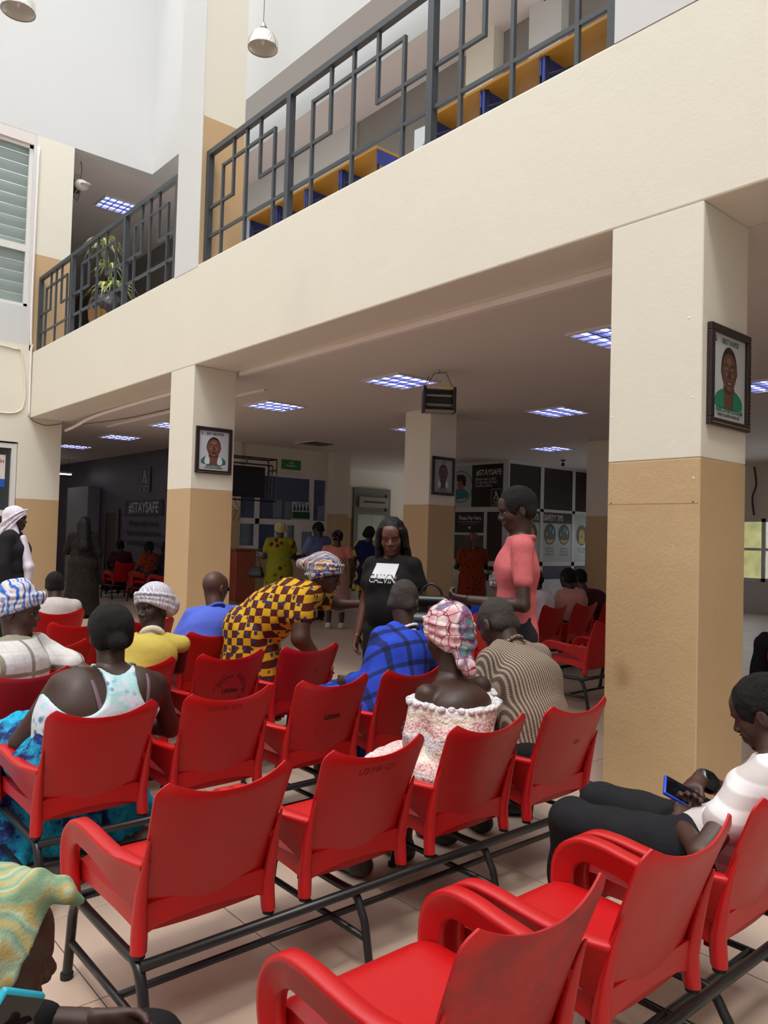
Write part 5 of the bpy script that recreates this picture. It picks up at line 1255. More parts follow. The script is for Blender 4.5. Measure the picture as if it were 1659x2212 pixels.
# --- person with the phone
p = Person('person in white striped T-shirt and black jeans looking at a phone', (ROW['A'], 2.42, 0), 180, '#442b22', .9, 1.0, .009, .0042)
p.sit(lean=.0, sway=-.12, slump=.10, back=-.17, th=.46, knees=.10)
p.joints(pelvis=W(p, -1.23, 2.44, .53), hipL=W(p, -1.23, 2.355, .525), hipR=W(p, -1.23, 2.525, .525), head=W(p, -1.12, 2.66, .945), neck=W(p, -1.05, 2.60, .825), chest=W(p, -1.05, 2.575, .68), waist=W(p, -1.13, 2.50, .58), shL=W(p, -1.07, 2.43, .75), shR=W(p, -1.06, 2.76, .755), elL=W(p, -1.10, 2.20, .60), wrL=W(p, -1.235, 2.345, .605), elR=W(p, -1.15, 2.79, .58), wrR=W(p, -1.31, 2.60, .69),
         knL=W(p, -1.66, 2.35, .505), knR=W(p, -1.68, 2.56, .515), anL=W(p, -1.79, 2.47, .09), anR=W(p, -1.80, 2.64, .09), toeL=W(p, -1.94, 2.47, .035), toeR=W(p, -1.95, 2.66, .035))
p.head_turn(10, 24, 0)
p.body(eyes='down', hands=('grip', 'grip'), feet=True, handdir={'L': ((-.8, -.35, .35), (-.3, .2, .9), -1), 'R': ((.9, .2, -.15), (.1, .3, -.9), 1)})
face_details(p)
t = NT('white jersey with grey stripes'); x_, y_, z_ = t.xyz(); st = stripes(t, t.math('ADD', z_, t.math('MULTIPLY', y_, .3)), .07, .4, .1); t.bump(t.noise(16.0, 3.0), .2, .01)
FB['stripeT'] = t.done(t.mix(st, '#d8d4d4', '#bcb2b0'), .85, spec=.2)
p.top(FB['stripeT'], .5, .014, hem=.05, wr=.006, name='t_shirt', neckcut=.0); p.trousers(FB['denim'], wr=.006); p.shoes(plain('black shoe leather', '#141314', .4))
p.hair_cap(HAIR, .012, -.045, front=.046)
p.part('beard', [ell(p.hw(0, -.048, -.092), (.042, .036, .022), .01, p.head_M), sub(ell(p.hw(0, -.09, -.055), (.05, .05, .028), .008, p.head_M)), cap(p.hw(-.02, -.098, -.047), p.hw(.02, -.098, -.047), .003, k=.002)], HAIR, .004)
wv = (p.J['wrR'] - p.J['elR']); wv = wv / np.linalg.norm(wv); wc = p.J['wrR'] - wv * .03
p.part('wristwatch', [cap(wc - wv * .012, wc + wv * .012, .034, k=.004), cap(wc + V3(0, 0, .03) - wv * .012, wc + V3(0, 0, .03) + wv * .012, .014, k=.01)], plain('black watch', '#0e0e10', .25), .005)
def phone(name, label, loc, rot, size, case, scr):
    t_ = thing(name, label, 'phone', loc); t_.rotation_euler = rot; w, h, d = size
    MB().rbox(-w / 2, w / 2, -d / 2, d / 2, -h / 2, h / 2, .004, 2).build('case', case, t_, True); MB().box(-w / 2 + .004, w / 2 - .004, -d / 2 - .0008, -d / 2 + .001, -h / 2 + .006, h / 2 - .006).build('screen', scr, t_)
    return t_
po = phone('smartphone', 'large phone in a bright blue case held by the person in black jeans', (0, 0, 0), (0, 0, 0), (.084, .175, .013), plain('blue phone case', '#1746c2', .4), plain('dark phone screen', '#0c0e12', .08))
nz = Vector((.62, -.12, .77)).normalized(); az = Vector((.65, .57, -.42)); az = (az - nz * az.dot(nz)).normalized(); xz = (-nz).cross(az)
po.matrix_world = Matrix(((xz.x, -nz.x, az.x, -1.275), (xz.y, -nz.y, az.y, 2.455), (xz.z, -nz.z, az.z, .665), (0, 0, 0, 1)))

# --- person with green headwrap close to the camera
p = Person('person in green and gold headwrap at the lower left corner', (-1.40, .258, 0), 84, '#3f281f', 1.05, 1.04, .01, .0042, male=False)
p.sit(back=.0, lean=.05, slump=.20, seat=.36)
p.joints(head=W(p, -1.385, .355, .785), neck=W(p, -1.39, .28, .64), wrR=W(p, -1.14, .30, .715), elR=W(p, -1.13, .38, .50), shR=W(p, -1.22, .29, .59), shL=W(p, -1.54, .27, .59))
p.head_turn(2, 8, -4); p.body(eyes='down', feet=False, ears=False, hands=('relax', 'grip'), handdir={'R': ((-.3, -.1, .9), (.6, -.6, .2), 1)})
p.top(FB['black'], 1.6, .014, hem=.05); p.trousers(FB['black'])
hw_ = p.hw
headwrap(p, FB['wrapgreen'], [cap(hw_(-.02, -.02, .12), hw_(-.04, -.04, .13), .03, k=.02), cap(hw_(-.04, -.05, .13), hw_(-.05, -.085, .125), .016, .02, .012), cap(hw_(-.05, -.085, .125), hw_(-.05, -.115, .105), .018, .01, .01), cap(hw_(-.03, -.05, .105), hw_(-.082, -.015, .02), .016, .014, .012), cap(hw_(-.082, -.015, .02), hw_(-.07, .05, -.11), .014, .016, .012)], size=(.006, .004, .008), steep=-.012, bands=0)
sl = thing('stool', 'low black stool under the person in the green headwrap', 'stool', (-1.40, .262, 0))
MB().lathe([(.001, .335), (.15, .335), (.16, .345), (.16, .36), (.15, .37), (.001, .372)], 20).build('seat', plain('black vinyl', '#151416', .4), sl, True)
for a in range(4): MB().tube([(.13 * math.cos(a * PI / 2 + .8), .13 * math.sin(a * PI / 2 + .8), 0), (.10 * math.cos(a * PI / 2 + .8), .10 * math.sin(a * PI / 2 + .8), .34)], .012, 6).build('leg', black_steel, sl)
phone('smartphone', 'teal phone held up by the person in the green headwrap', (-1.115, .295, .80), (math.radians(12), math.radians(32), math.radians(115)), (.08, .165, .012), plain('teal phone case', '#1f9fb8', .4), plain('dark phone screen', '#0c0e12', .08))

# --- person in black gown and white hijab
p = Person('person in long black gown and white hijab standing by the left wall', (-8.75, 2.36, 0), 60, '#2f1e19', 1.15, 1.0, .014, .006, male=False)
p.stand(1.68).head_turn(-8, 0, 0); p.body(eyes='open', ears=False, hands=('relax', 'relax')); face_details(p, 'open')
p.top(FB['charcoal'], 1.85, .03, hem=.1, name='gown_top'); p.skirt_stand(FB['charcoal'], .06, .035, .08, 'gown_skirt')
headwrap(p, FB['lilacwhite'], [cap(p.hw(0, .06, -.05), p.hw(0, .09, -.19), .07, .085, .05), cap(p.hw(.05, .0, -.08), p.hw(.06, -.02, -.16), .04, .05, .04), cap(p.hw(-.05, .0, -.08), p.hw(-.06, -.02, -.16), .04, .05, .04)], front=.05, back=-.30, t=.02, name='hijab')
J = p.J; f = p.J['neck']
p.part('hijab_tail', [cap(f + V3(-.06, -.12, -.05), f + V3(-.10, -.2, -.35), .035, .05, .03, (1, 0, 0), 1.6), cap(f + V3(-.10, -.2, -.35), f + V3(-.12, -.2, -.62), .05, .03, .03, (1, 0, 0), 1.6)], FB['lilacwhite'], .014, .006)
for sd in ('L', 'R'): p.part('cuff', [cap(p.J['wr' + sd] - (p.J['wr' + sd] - p.J['el' + sd]) * .14, p.J['wr' + sd] - (p.J['wr' + sd] - p.J['el' + sd]) * .02, .052, .055, .01)], FB['whitecotton'], .012)

# --- dark haired head at the left edge
p = Person('person in dark clothes cut off by the left picture edge', (-6.95, 1.32, 0), 180, '#3a251d', .95, 1.0, .014, .006)
p.sit(lean=.1, slump=.05, sway=-.02); p.joints(head=W(p, -7.22, 1.50, 1.10), neck=W(p, -7.18, 1.48, .96)); p.body(eyes='down', feet=False); p.top(FB['charcoal'], .6, .02); p.trousers(FB['denim']); p.hair_cap(HAIR, .014, -.04)
chair(-6.85, 1.36, 'red armchair of the person in dark clothes at the left edge')
bench_frame(-6.85, 1.08, 1.66, [1.1, 1.64], 'black steel frame at the left edge behind the plaid blouse person')

# --- person with the CALVIN shirt
p = Person('person in black T-shirt with white block print carrying a handbag', (-3.97, 3.50, 0), -66, '#5a382a', 1.05, 1.04, .011, .0048, male=False)
p.stand(1.60).head_turn(18, 12, -4)
p.joints(shL=(.15, .012, 1.30), shR=(-.15, .012, 1.30), elL=(.225, .05, 1.05), wrL=(.25, -.04, .84), elR=(-.22, .05, 1.04), wrR=(-.23, -.03, .82)); p.body(eyes='down', ears=False); face_details(p)
tshirt = p.top(FB['black'], .5, .012, hem=.08, wr=.005, name='t_shirt', belly=.9); p.trousers(FB['denim'])
p.part('hair', [ell(p.hw(0, .022, .04), (.094, .11, .10), .02, p.head_M), cap(p.hw(.07, .01, .03), p.hw(.092, .01, -.15), .038, .034, .02), cap(p.hw(-.07, .01, .03), p.hw(-.092, .01, -.15), .038, .034, .02), cap(p.hw(-.06, -.06, .075), p.hw(-.088, -.03, -.06), .016, .02, .012), cap(p.hw(.075, -.05, .06), p.hw(.088, -.03, -.06), .014, .018, .012), cap(p.hw(0, .09, .0), p.hw(0, .09, -.15), .06, .045, .04, p.head_M @ V3(1, 0, 0), 1.5), sub(ell(p.hw(.012, -.10, -.035), (.068, .095, .09), .012, p.head_M)), sub(cap(p.hw(0, -.03, -.10), p.hw(0, -.06, -.3), .07, .09, .02))], HAIRL, .006, .003, 60)
pm = plain('white shirt print', '#c9c9cb', .6); bv = surface_of(tshirt)
P_, F_ = grid_patch(-.085, .085, 1.215, 1.315); MB().addm(drape(bv, P_, lift=.003), F_).build('shirt_print', pm, p.root)
tv_, tf_ = text_mesh('CALVIN', .062, bold=.001, sx=.92)
MB().addm(drape(bv, [(x, z + 1.205) for x, z, _ in tv_], lift=.0035), tf_).build('shirt_lettering', pm, p.root); MB().addm(drape(bv, [(x, z + 1.218) for x, z, _ in tv_], lift=.0045), tf_).build('shirt_lettering', plain('black print ink', '#0b0a0b', .6), p.root)
bag = thing('handbag', 'black handbag hanging at the side of the person in the black printed T-shirt', 'handbag', (-3.68, 3.60, .88), math.radians(40))
vb, qb = blob([cap((-.12, 0, .06), (.12, 0, .06), .07, k=.03), cap((-.09, 0, .2), (.09, 0, .2), .035, k=.06), cap((-.12, 0, .03), (.12, 0, .03), .06, k=.03)], .009); link('bag_body', np_mesh('bag_body', vb, qb, plain('black bag leather', '#121214', .35)), bag)
MB().tube(smooth_path([(-.08, 0, .2), (-.06, 0, .27), (0, 0, .31), (.06, 0, .27), (.08, 0, .2)], 5), .009, 6).build('strap', plain('black bag leather', '#121214', .35), bag, True)

# --- person in the pink polo
p = Person('standing person in salmon pink polo shirt holding out a hand', (-2.80, 3.42, 0), 222, '#37231c', .92, 1.02, .01, .0045)
p.stand(1.79).head_turn(12, 14, 0)
p.joints(elR=(-.27, .04, 1.20), wrR=(-.27, .02, .95), elL=(.25, .02, 1.15), wrL=(.13, -.27, 1.16))
p.body(eyes='open', hands=('grip', 'relax'), handdir={'L': ((-.1, -.98, .1), (-.5, .0, .8), -1)}); face_details(p, 'open')
p.top(FB['pink'], .58, .011, hem=.20, wr=.008, name='polo_shirt', long=.2); p.trousers(FB['charcoal'], o=.024); p.shoes(plain('black shoe leather', '#141314', .4)); p.hair_cap(HAIR, .014, -.035, front=.05)
collar(p, FB['pink'], .064, .014)

# --- the queue at the dispensary
p = Person('person in lime and maroon floral dress at the dispensary counter', (-11.2, 7.30, 0), 150, '#3c261e', 1.12, 1.0, .014, .007, False, False)
p.stand(1.66).head_turn(10, 6, 0); p.joints(elL=(.27, -.05, 1.08), wrL=(.18, -.25, 1.08), elR=(-.27, -.05, 1.08), wrR=(-.18, -.25, 1.08)); p.body(eyes='down')
p.top(FB['lime'], .5, .022, hem=.08, name='dress_top'); p.skirt_stand(FB['lime'], .42, .03, .06, 'dress_skirt'); headwrap(p, FB['wrapyellow'], [ell(p.hw(0, .03, .08), (.08, .09, .05), .03)])
o = thing('handbag', 'dark handbag hanging behind the lime floral dress', 'handbag', (-11.42, 6.98, .72), .5); vb, qb = blob([cap((-.09, 0, .06), (.09, 0, .06), .06, k=.03), cap((-.08, 0, .16), (.08, 0, .16), .04, k=.05)], .014); link('bag_body', np_mesh('bag_body', vb, qb, plain('black bag leather', '#121214', .35)), o)
MB().tube(smooth_path([(-.08, 0, .18), (-.04, 0, .4), (.04, 0, .4), (.08, 0, .18)], 5), .008, 6).build('strap', plain('black bag leather', '#121214', .35), o)
p = Person('person in mottled grey blue shirt at the dispensary window', (-10.75, 7.78, 0), 185, '#2c1c17', 1.05, 1.0, .014, .006, False)
p.stand(1.70).head_turn(15, 18, 0); p.joints(elL=(.24, -.10, 1.12), wrL=(.2, -.33, 1.1)); p.body(eyes='down'); p.top(FB['blueknit'], .6, .026, hem=.12); p.trousers(FB['charcoal']); p.hair_cap(HAIR, .008, -.02)
p = Person('person in pink dress with polka dot skirt in the queue', (-9.84, 7.50, 0), 140, '#33201a', .92, .97, .013, .006, False, False)
p.stand(1.55).head_turn(0, 6, 0); p.body(eyes='down'); p.top(FB['pinkyoke'], .45, .02, hem=-.33, name='dress_yoke')
J = p.J
p.part('dress_skirt', [cap(J['chest'], J['waist'], .115, .13, .04, (1, 0, 0), 1.3), cap(J['waist'], (0, 0, .42), .135, .20, .05, (1, 0, 0), 1.2), cut((0, 0, .42), (0, 0, -1)), cut((0, 0, 1.17), (0, 0, 1))], FB['polka'], .013, .006)
p.part('hair_net', [ell(p.hw(0, .03, .035), (.092, .112, .10), .02, p.head_M), sub(ell(p.hw(0, -.12, -.03), (.078, .072, .11), .012, p.head_M)), cut(p.hw(0, .04, -.045), (0, 0, -1))], FB['wrapdark'], .008, .003, 50); p.shoes(plain('white sandal', '#b5aca8', .6), 'sandal')
p = Person('person in navy sunflower print dress in the queue', (-10.15, 8.42, 0), 135, '#2a1b17', 1.08, .98, .014, .007, False, False)
p.stand(1.64).head_turn(-15, 8, 0); p.body(eyes='down'); p.top(FB['sun'], .5, .022, hem=.08, name='dress_top'); p.skirt_stand(FB['sun'], .55, .03, .05, 'dress_skirt'); p.hair_cap(HAIR, .02, -.05, extra=[cap(p.hw(-.05, .08, -.02), p.hw(.05, .08, -.02), .05, k=.03)])

# --- payment booth and seats at the back
p = Person('person in rust floral dress and red headwrap at the payment booth', (-8.98, 9.75, 0), 150, '#2d1c16', 1.15, 1.0, .015, .007, False, False)
p.stand(1.56).head_turn(0, 8, 0); p.joints(elL=(.27, -.06, 1.0), wrL=(.18, -.24, 1.0), elR=(-.27, -.06, 1.0), wrR=(-.18, -.24, 1.0)); p.body(eyes='down'); p.top(FB['orange'], .5, .022, hem=.08, name='dress_top'); p.skirt_stand(FB['orange'], .3, .03, .05, 'dress_skirt'); headwrap(p, FB['wrapred'], [cap(p.hw(.0, .10, -.05), p.hw(.03, .12, -.15), .025, .02, .02)])
p = Person('person with blue face mask and white top on the far bench', (-5.28, 7.0, 0), 180, '#3a251e', 1.0, .98, .013, .0055, False, False)
p.sit(lean=.10, sway=-.05, slump=.12).head_turn(12, 6, 0); p.body(eyes='open', feet=False); p.top(FB['whitecotton'], .45, .018, name='blouse'); p.skirt_sit(FB['charcoal'], .2)
p.hair_cap(HAIR, .012, -.03, extra=[ell(p.hw(0, .10, -.03), (.045, .04, .045), .03)])
p.part('face_mask', [ell(p.hw(0, -.070, -.055), (.05, .045, .045), .01, p.head_M), cap(p.hw(.05, -.05, -.045), p.hw(.08, .0, -.02), .004, k=.004), cap(p.hw(-.05, -.05, -.045), p.hw(-.08, .0, -.02), .004, k=.004)], plain('blue surgical mask', '#5f93b8', .7), .006)
MB().ellipsoid(tuple(p.hw(.085, .012, -.06)), (.007, .007, .014), 8, 6).build('earring', plain('pearl earring', '#d8d2c8', .3), p.root)
p = Person('person in peach shirt on the far bench', (-5.28, 7.58, 0), 180, '#21150f', 1.02, 1.02, .013, .006, False)
p.sit(lean=.08, sway=-.10, slump=.13).head_turn(-10, 2, 0); p.body(eyes='down', feet=False); p.top(FB['peach'], .7, .022); p.trousers(FB['charcoal']); p.hair_cap(HAIR, .004, -.02)
p = Person('person in maroon leaning forward beside the thick column', (-5.28, 8.16, 0), 180, '#4a2d20', 1.0, .98, .014, .006, False, False)
p.sit(lean=.26, sway=-.08, slump=.16).head_turn(10, 6, 0); p.body(eyes='open', feet=False); p.top(FB['maroon'], .4, .02); p.skirt_sit(FB['maroon'], .2); p.hair_cap(HAIR, .006, -.02)
p = Person('seated person in blue wax print behind the pink polo person', (-4.78, 5.55, 0), 120, '#5a3320', 1.2, 1.0, .014, .007, False, False)
p.sit(lean=.16, slump=.14, sway=.05).head_turn(10, 20, 0); p.body(eyes='down', feet=False); p.top(FB['bluewax'], .5, .024, name='dress_top'); p.skirt_sit(FB['bluewax'], .15); headwrap(p, FB['wrapmulti'])
chair(-4.78, 5.55, 'red armchair of the person in blue wax print', math.radians(210)); single_frame(-4.78, 5.55, 120, 'black steel chair frame under the person in blue wax print')

wc = thing('metal_chair', 'black padded chair with grey metal frame beside the blue dress', 'chair', (-5.48, 5.80, 0), math.radians(230))
MB().rbox(-.24, .24, .0, .04, .5, .84, .015, 2).build('backrest', plain('black vinyl', '#151416', .4), wc); MB().rbox(-.24, .24, -.46, .0, .42, .455, .012, 2).build('seat', plain('black vinyl', '#151416', .4), wc)
gm = plain('grey metal frame', '#6e6f72', .35, .6)
for sx in (-1, 1):
    MB().tube([(sx * .25, .06, 0), (sx * .25, .03, .44), (sx * .25, .05, .86)], .013, 8).build('leg', gm, wc, True); MB().tube([(sx * .25, -.46, 0), (sx * .25, -.44, .43)], .013, 8).build('leg', gm, wc, True)
MB().tube([(-.25, .05, .86), (.25, .05, .86)], .013, 8).build('top_bar', gm, wc, True)
p = Person('person in taupe headwrap glimpsed right of the thick column', (-2.75, 7.95, 0), 180, '#33211a', 1.0, 1.0, .014, .007, False, False)
p.sit(lean=.08, slump=.08).head_turn(-40, 4, 0); p.body(eyes='down', feet=False); p.top(FB['orange'], .5, .02); p.skirt_sit(FB['charcoal'], .2); headwrap(p, FB['wraptaupe'], [cap(p.hw(0, -.09, .06), p.hw(.02, -.13, .03), .02, .012, .02)])

# --- silhouettes in the dark passage
p = Person('standing person in a dark glitter gown in the passage', (-13.05, 4.62, 0), 155, '#201410', 1.12, 1.0, .016, .008, False, False)
p.stand(1.66).head_turn(0, 6, 0); p.joints(elL=(.27, -.06, 1.1), wrL=(.15, -.25, 1.15)); p.body(eyes='down', ears=False); p.top(FB['darkdress'], 1.2, .022, hem=.08, name='gown_top'); p.skirt_stand(FB['darkdress'], .05, .03, .06, 'gown_skirt')
p.part('hair', [ell(p.hw(0, .03, .035), (.095, .115, .10), .02, p.head_M), cap(p.hw(0, .09, -.02), p.hw(-.02, .13, -.38), .08, .075, .04, (1, 0, 0), 1.35), sub(ell(p.hw(0, -.11, -.03), (.075, .08, .11), .012, p.head_M))], HAIRL, .01, .004, 50)
for (x, y, th, lab, top_, wrp) in ((-15.2, 6.9, 200, 'seated person in rust print at the foot of the purple wall', 'orange', None), (-14.6, 7.0, 200, 'seated person in dark clothes nearest the midwife column in the passage', 'charcoal', None), (-16.2, 6.6, 180, 'seated person in maroon deep in the passage', 'maroon', None)):
    p = Person(lab, (x, y, 0), th, '#26180f', 1.05, 1.0, .018, .009, False); p.sit(lean=.08, slump=.06).head_turn(10, 6, 0); p.body(eyes='down', feet=False); p.top(FB[top_], .6, .022); p.skirt_sit(FB[top_], .15); p.hair_cap(HAIR, .01, -.03)
    chair(x, y, {'orange': 'dark red armchair of the rust print person in the passage', 'charcoal': 'dark red armchair nearest the midwife column in the passage', 'maroon': 'dark red armchair farthest down the passage'}[top_], math.radians(th + 90))
    single_frame(x, y, th, {'orange': 'black steel frame under the rust print person in the passage', 'charcoal': 'black steel chair frame nearest the midwife column in the passage', 'maroon': 'black steel chair frame farthest down the passage'}[top_])
p = Person('standing person silhouetted at the far end of the passage', (-17.6, 5.35, 0), 20, '#20140f', 1.0, 1.0, .02, .01, False); p.stand(1.68); p.body(eyes='down'); p.top(FB['greyT'], .6, .022, hem=.1); p.trousers(FB['charcoal']); p.hair_cap(HAIR, .01, -.03)
# ================================================================== payment booth
def boothpanel(b, nm, axis, a0, a1, z0, z1, m, off=.0, th=.02):
    if axis == 'x': return MB().box(a0, a1, 14 - th - off, 14 - off, z0, z1).build(nm, m, b)
    return MB().box(-11.85 + off, -11.85 + off + th, a0, a1, z0, z1).build(nm, m, b)
dk = plain('dark plum vinyl', '#2b2129', .35); blk2 = plain('black poster vinyl', '#0d0a10', .4); bwh = plain('white booth aluminium', '#c4c6ca', .45); lgt = plain('pale grey poster', '#a9b3bb', .5)
purp = plain('violet vinyl band', '#3a2f5c', .45); pw = plain('poster white print', '#c9c6cc', .5)
bo = thing('payment_booth', 'white framed payment booth covered with dark posters', 'booth', (0, 0, 0))
for (a0, a1, z0, z1) in ((-13.62, -11.85, 3.30, 3.37), (-13.62, -11.85, 2.15, 2.27), (-13.62, -13.50, 0, 3.3), (-11.95, -11.85, 0, 3.3), (-12.53, -12.43, .5, 2.15), (-13.5, -12.53, 1.58, 1.64), (-13.5, -11.95, .85, .97), (-13.5, -11.95, 0, .5)):
    boothpanel(bo, 'frame', 'x', a0, a1, z0, z1, bwh, -.03, .06)
for (a0, a1, z0, z1) in ((14, 17.74, 3.30, 3.37), (14, 17.74, 2.2, 2.27), (14, 14.06, 0, 3.3), (15.23, 15.36, 0, 3.3), (16.54, 16.66, 0, 3.3), (14, 17.74, .87, .97), (14, 17.74, 0, .54)):
    boothpanel(bo, 'frame', 'y', a0, a1, z0, z1, bwh, -.03, .06)
boothpanel(bo, 'panel', 'x', -13.5, -12.98, 2.27, 3.30, lgt); boothpanel(bo, 'staysafe_panel', 'x', -12.96, -11.95, 2.27, 3.30, blk2)
boothpanel(bo, 'pay_panel', 'x', -13.5, -12.53, 1.64, 2.15, dk); boothpanel(bo, 'panel', 'x', -12.43, -11.95, .97, 2.15, dk); boothpanel(bo, 'panel', 'x', -12.53, -11.95, .5, .85, blk2); boothpanel(bo, 'hatch_glass', 'x', -13.5, -12.53, .97, 1.58, gglass)
for (a0, a1) in ((14.06, 15.23), (15.36, 16.54), (16.66, 17.74)):
    boothpanel(bo, 'panel', 'y', a0, a1, 2.27, 3.30, dk); boothpanel(bo, 'tips_poster', 'y', a0, a1, .97, 1.93, lgt); boothpanel(bo, 'title_band', 'y', a0, a1, 1.93, 2.2, dk if a0 < 16.6 else lgt); boothpanel(bo, 'violet_band', 'y', a0, a1, .54, .87, purp)
X_, Z_ = (1, 0, 0), (0, 0, 1)
yf = 14 - .0205
lettering('lettering', '#STAYSAFE', .19, pw, bo, (-12.82, yf, 3.10), X_, Z_, 'LEFT', .003, .85)
for i, s_ in enumerate(('Always wear it right.', 'Do not take off mask', 'to talk to others.')): lettering('lettering', s_, .10, pw, bo, (-12.84, yf, 2.95 - .08 * i), X_, Z_, 'LEFT', .0, .8)
def logo(parent, o, r, u, s, m):
    R_, U_ = Vector(r), Vector(u); O = Vector(o)
    for (a, b_) in (((-.5, -.6), (.5, -.6)), ((-.5, .6), (.5, .6)), ((-.5, -.6), (-.5, .6)), ((.5, -.6), (.5, .6))):
        MB().tube([tuple(O + R_ * a[0] * s + U_ * a[1] * s), tuple(O + R_ * b_[0] * s + U_ * b_[1] * s)], .008 * s * 2, 4).build('logo_border', m, parent)
    flat_poly([(-.28 * s, -.2 * s), (-.18 * s, -.2 * s), (-.02 * s, .2 * s), (.06 * s, .06 * s), (.14 * s, .1 * s), (.0 * s, .46 * s), (-.16 * s, .38 * s), (-.12 * s, .3 * s), (-.06 * s, .32 * s)], o, r, u, .001).build('logo_mark', m, parent)
    flat_poly([(.02 * s, -.2 * s), (.14 * s, .16 * s), (.28 * s, -.2 * s), (.19 * s, -.2 * s), (.14 * s, -.04 * s), (.10 * s, -.2 * s)], o, r, u, .001).build('logo_mark', m, parent)
    lettering('lettering', 'First Atlantic', .13 * s, m, parent, tuple(O - U_ * .34 * s), r, u, bold=.001); lettering('lettering', 'Bank', .13 * s, m, parent, tuple(O - U_ * .48 * s), r, u, bold=.001)
logo(bo, (-12.16, yf, 2.50), X_, Z_, .32, pw)
lettering('lettering', 'Please Pay Here', .135, pw, bo, (-13.0, yf, 2.0), X_, Z_, bold=.002, sx=.85); MB().box(-13.42, -12.6, yf - .002, yf, 1.905, 1.912).build('rule', pw, bo)
lettering('lettering', 'Always insist for your Receipt', .055, plain('dim print', '#777077', .5), bo, (-13.0, yf, 1.86), X_, Z_, sx=.8); flat_poly([(-.05, .04), (0, -.04), (.05, .04)], (-13.0, yf, 1.75), X_, Z_, .001).build('arrow', pw, bo)
lettering('lettering', '#STAYSAFE', .12, pw, bo, (-12.24, yf, .70), X_, Z_, bold=.002, sx=.75)
# cartoon figure in a circle
flat_poly(circ(-13.33, 2.78, .40, n=36), (0, 14 - .0205, 0), X_, Z_, .001).build('picture_ring', plain('ring ink', '#2a2a30', .5), bo)
flat_poly(circ(-13.33, 2.78, .385, n=36), (0, 14 - .0205, 0), X_, Z_, .003).build('picture_disc', plain('picture grey', '#9aa5aa', .5), bo)
flat_poly([(-13.6, 2.46), (-13.08, 2.5), (-13.05, 2.6), (-13.2, 2.72), (-13.35, 2.75), (-13.6, 2.7)], (0, 14 - .0205, 0), X_, Z_, .005).build('picture_shirt', plain('picture teal', '#2f6f86', .5), bo)
flat_poly(circ(-13.32, 2.86, .12, .15, 20), (0, 14 - .0205, 0), X_, Z_, .007).build('picture_face', plain('picture skin', '#8a5640', .5), bo)
flat_poly([(-13.46, 2.92), (-13.30, 2.92), (-13.22, 2.80), (-13.15, 2.80), (-13.16, 3.02), (-13.24, 3.08), (-13.46, 3.08)], (0, 14 - .0205, 0), X_, Z_, .009).build('picture_cap', plain('picture navy', '#15141f', .5), bo)
Yv = (0, 1, 0); xs = -11.85 + .0205
lettering('lettering', 'SAFETY TIPS', .20, pw, bo, (xs, 15.40, 2.06), Yv, Z_, 'LEFT', .003, .72); lettering('lettering', "COVID 19'S", .20, pw, bo, (xs, 15.18, 2.06), Yv, Z_, 'RIGHT', .003, .72)
cols = ['#2b3344', '#3b2a3a', '#2b3344', '#2b3344', '#3b2a3a', '#2b3344']
for i, yc in enumerate((14.35, 14.9, 15.64, 16.22, 16.98, 17.5)):
    flat_poly(circ(yc, 1.66, .235, .26, 28), (xs, 0, 0), Yv, Z_, .001).build('tip_disc', plain('tip disc ' + cols[i], cols[i], .5), bo)
    if i in (1, 4):
        flat_poly([(yc - .12, 1.44), (yc + .12, 1.44), (yc + .12, 1.72), (yc + .06, 1.80), (yc - .06, 1.80), (yc - .12, 1.72)], (xs, 0, 0), Yv, Z_, .003).build('tip_picture', plain('tip yellow', '#b09040', .5), bo)
        flat_poly(circ(yc, 1.62, .04, n=10), (xs, 0, 0), Yv, Z_, .005).build('tip_picture', plain('tip brown', '#6b5226', .5), bo)
    else:
        flat_poly([(yc + .2 * math.cos(a), 1.66 + .23 * math.sin(a)) for a in np.linspace(PI * 1.2, PI * 1.8, 10)], (xs, 0, 0), Yv, Z_, .003).build('tip_picture', plain('tip yellow', '#b09040', .5), bo)
        flat_poly(circ(yc + .02, 1.78, .06, .07, 12), (xs, 0, 0), Yv, Z_, .003).build('tip_picture', plain('tip blue', '#3f7fa0', .5), bo); flat_poly(circ(yc - .12, 1.66, .04, .05, 10), (xs, 0, 0), Yv, Z_, .003).build('tip_picture', plain('tip orange', '#c07a3a', .5), bo); flat_poly(circ(yc + .13, 1.72, .03, .07, 10), (xs, 0, 0), Yv, Z_, .003).build('tip_picture', plain('tip pale', '#8fb0bc', .5), bo)
    for k, s_ in enumerate(('STAY AT HOME', 'IF YOU CAN') if i in (1, 4) else ('COVER YOUR', 'COUGH AND', 'WASH HANDS')): lettering('lettering', s_, .065, ink, bo, (xs, yc, 1.30 - .075 * k), Yv, Z_, bold=.001, sx=.8)
# ceiling camera near the booth
cc = thing('security_camera', 'small black security camera on the ceiling above the booth', 'camera', (-10.77, 14.68, 3.37), .6)
MB().lathe([(.001, 0), (.05, 0), (.05, -.03), (.001, -.03)], 14).build('base', blk, cc); MB().tube([(0, 0, -.03), (0, -.06, -.09)], .012, 6).build('arm', blk, cc); MB().tube([(.0, -.0, -.10), (0, -.2, -.13)], .04, 10).build('body', blk, cc, True)
